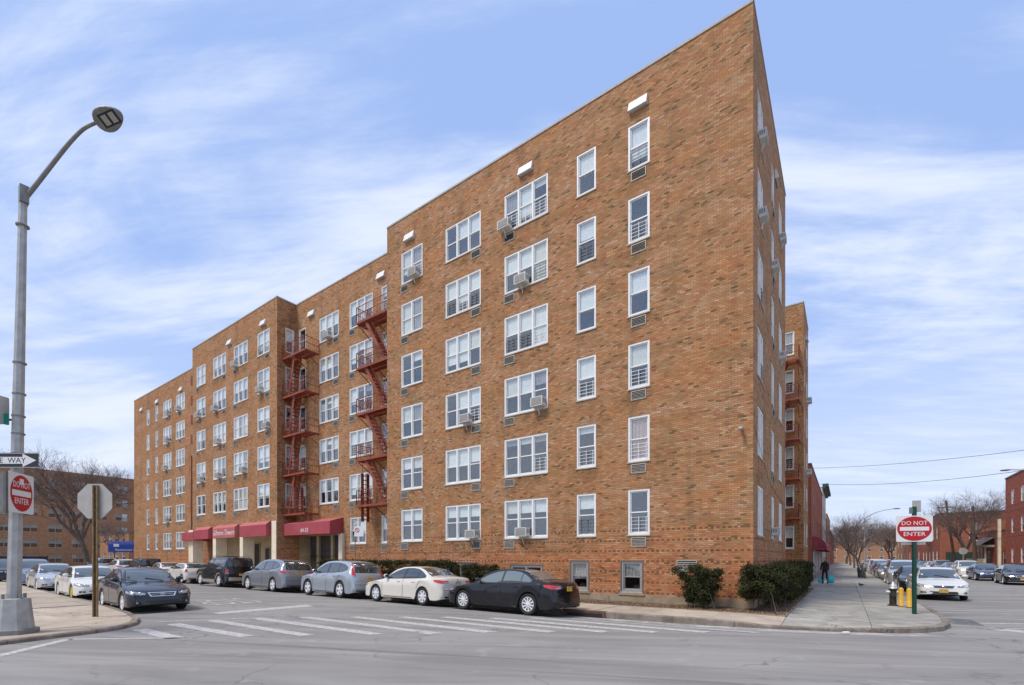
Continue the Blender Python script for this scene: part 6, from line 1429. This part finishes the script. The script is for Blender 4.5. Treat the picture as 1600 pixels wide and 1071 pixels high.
Ed=[(0,1),(1,2),(2,3),(3,4),(0,5),(5,6),(6,7),(7,8),(0,9),(9,10),(10,11),(11,12),(3,13),(13,14),(14,15),(3,16),(16,17),(17,18)]
skin_fig('body',V,Ed,[.17,.15,.17,.11,.055,.105,.075,.05,.045,.105,.075,.05,.045,.08,.06,.04,.08,.06,.04],black,pe)
m=MB(); m.ell((0,.01,1.64),(.078,.095,.115),14,10); m.ell((0,.105,1.63),(.012,.018,.02),6,5); 
for s_ in (-1,1): m.ell((s_*.08,.0,1.63),(.012,.02,.03),6,5)
h=m.build('head',skin,pe,smooth=True)
m=MB(); m.ell((0,-.02,1.67),(.092,.10,.115),14,10); m.ell((0,-.07,1.55),(.07,.05,.1),10,8); m.build('hair',hair,pe,smooth=True)
m=MB()
for s_ in (-1,1): m.ell((s_*.03,.098,1.655),(.01,.006,.006),6,4)
m.ell((0,.103,1.59),(.022,.006,.006),6,4); m.build('face_features',hair,pe)
for s_ in (-1,1):
    m=MB(); x=s_*.255; y=.10 if s_>0 else .06; m.ell((x,y,.875),(.02,.038,.045),10,8)
    for k in range(4): m.path([(x,y-.027+k*.018,.85),(x+.004,y-.027+k*.018,.815-.004*(k in(1,2))),(x-.012*s_,y-.027+k*.018,.795)],[.009,.008,.006],6)
    m.path([(x,y+.035,.885),(x-.01*s_,y+.05,.85),(x-.015*s_,y+.04,.82)],[.011,.009,.007],6); m.build('hand',skin,pe,smooth=True)
tq=mat('turquoise_plastic',(.02,.42,.50),.45,noise=.15,nscale=7)
for (bx_,by_,l,sc) in ((1.78,20.0,'larger turquoise carrier bag in the person\'s near hand',1.0),(1.20,20.12,'second turquoise bag partly behind the person',.7)):
    o=empty('carrier_bag',(bx_,by_,.12),R(20),l,'bag'); m=MB(); rings=[]
    for z,a,b in ((0,.14,.09),(.06,.19,.13),(.22,.2,.13),(.36,.17,.09),(.44,.12,.035)):
        rings.append([(a*sc*math.cos(2*PI*i/14)*(1+.06*math.sin(3*i)),b*sc*math.sin(2*PI*i/14),z*sc) for i in range(14)])
    for a,b in zip(rings,rings[1:]):
        for i in range(14): m.face([a[i],a[(i+1)%14],b[(i+1)%14],b[i]])
    m.face(rings[0]); m.build('sack',tq,o,smooth=True); m=MB()
    for yy in (-.02,.02): m.path([(-.09*sc,yy,.42*sc),(-.05*sc,yy,.62*sc),(0,0,.72*sc),(.05*sc,yy,.62*sc),(.09*sc,yy,.42*sc)],.008,5)
    m.build('handles',tq,o)
# a hidden-from-nothing tidy up: cycles settings
S.render.engine='CYCLES'
S.cycles.max_bounces=6; S.cycles.transparent_max_bounces=12
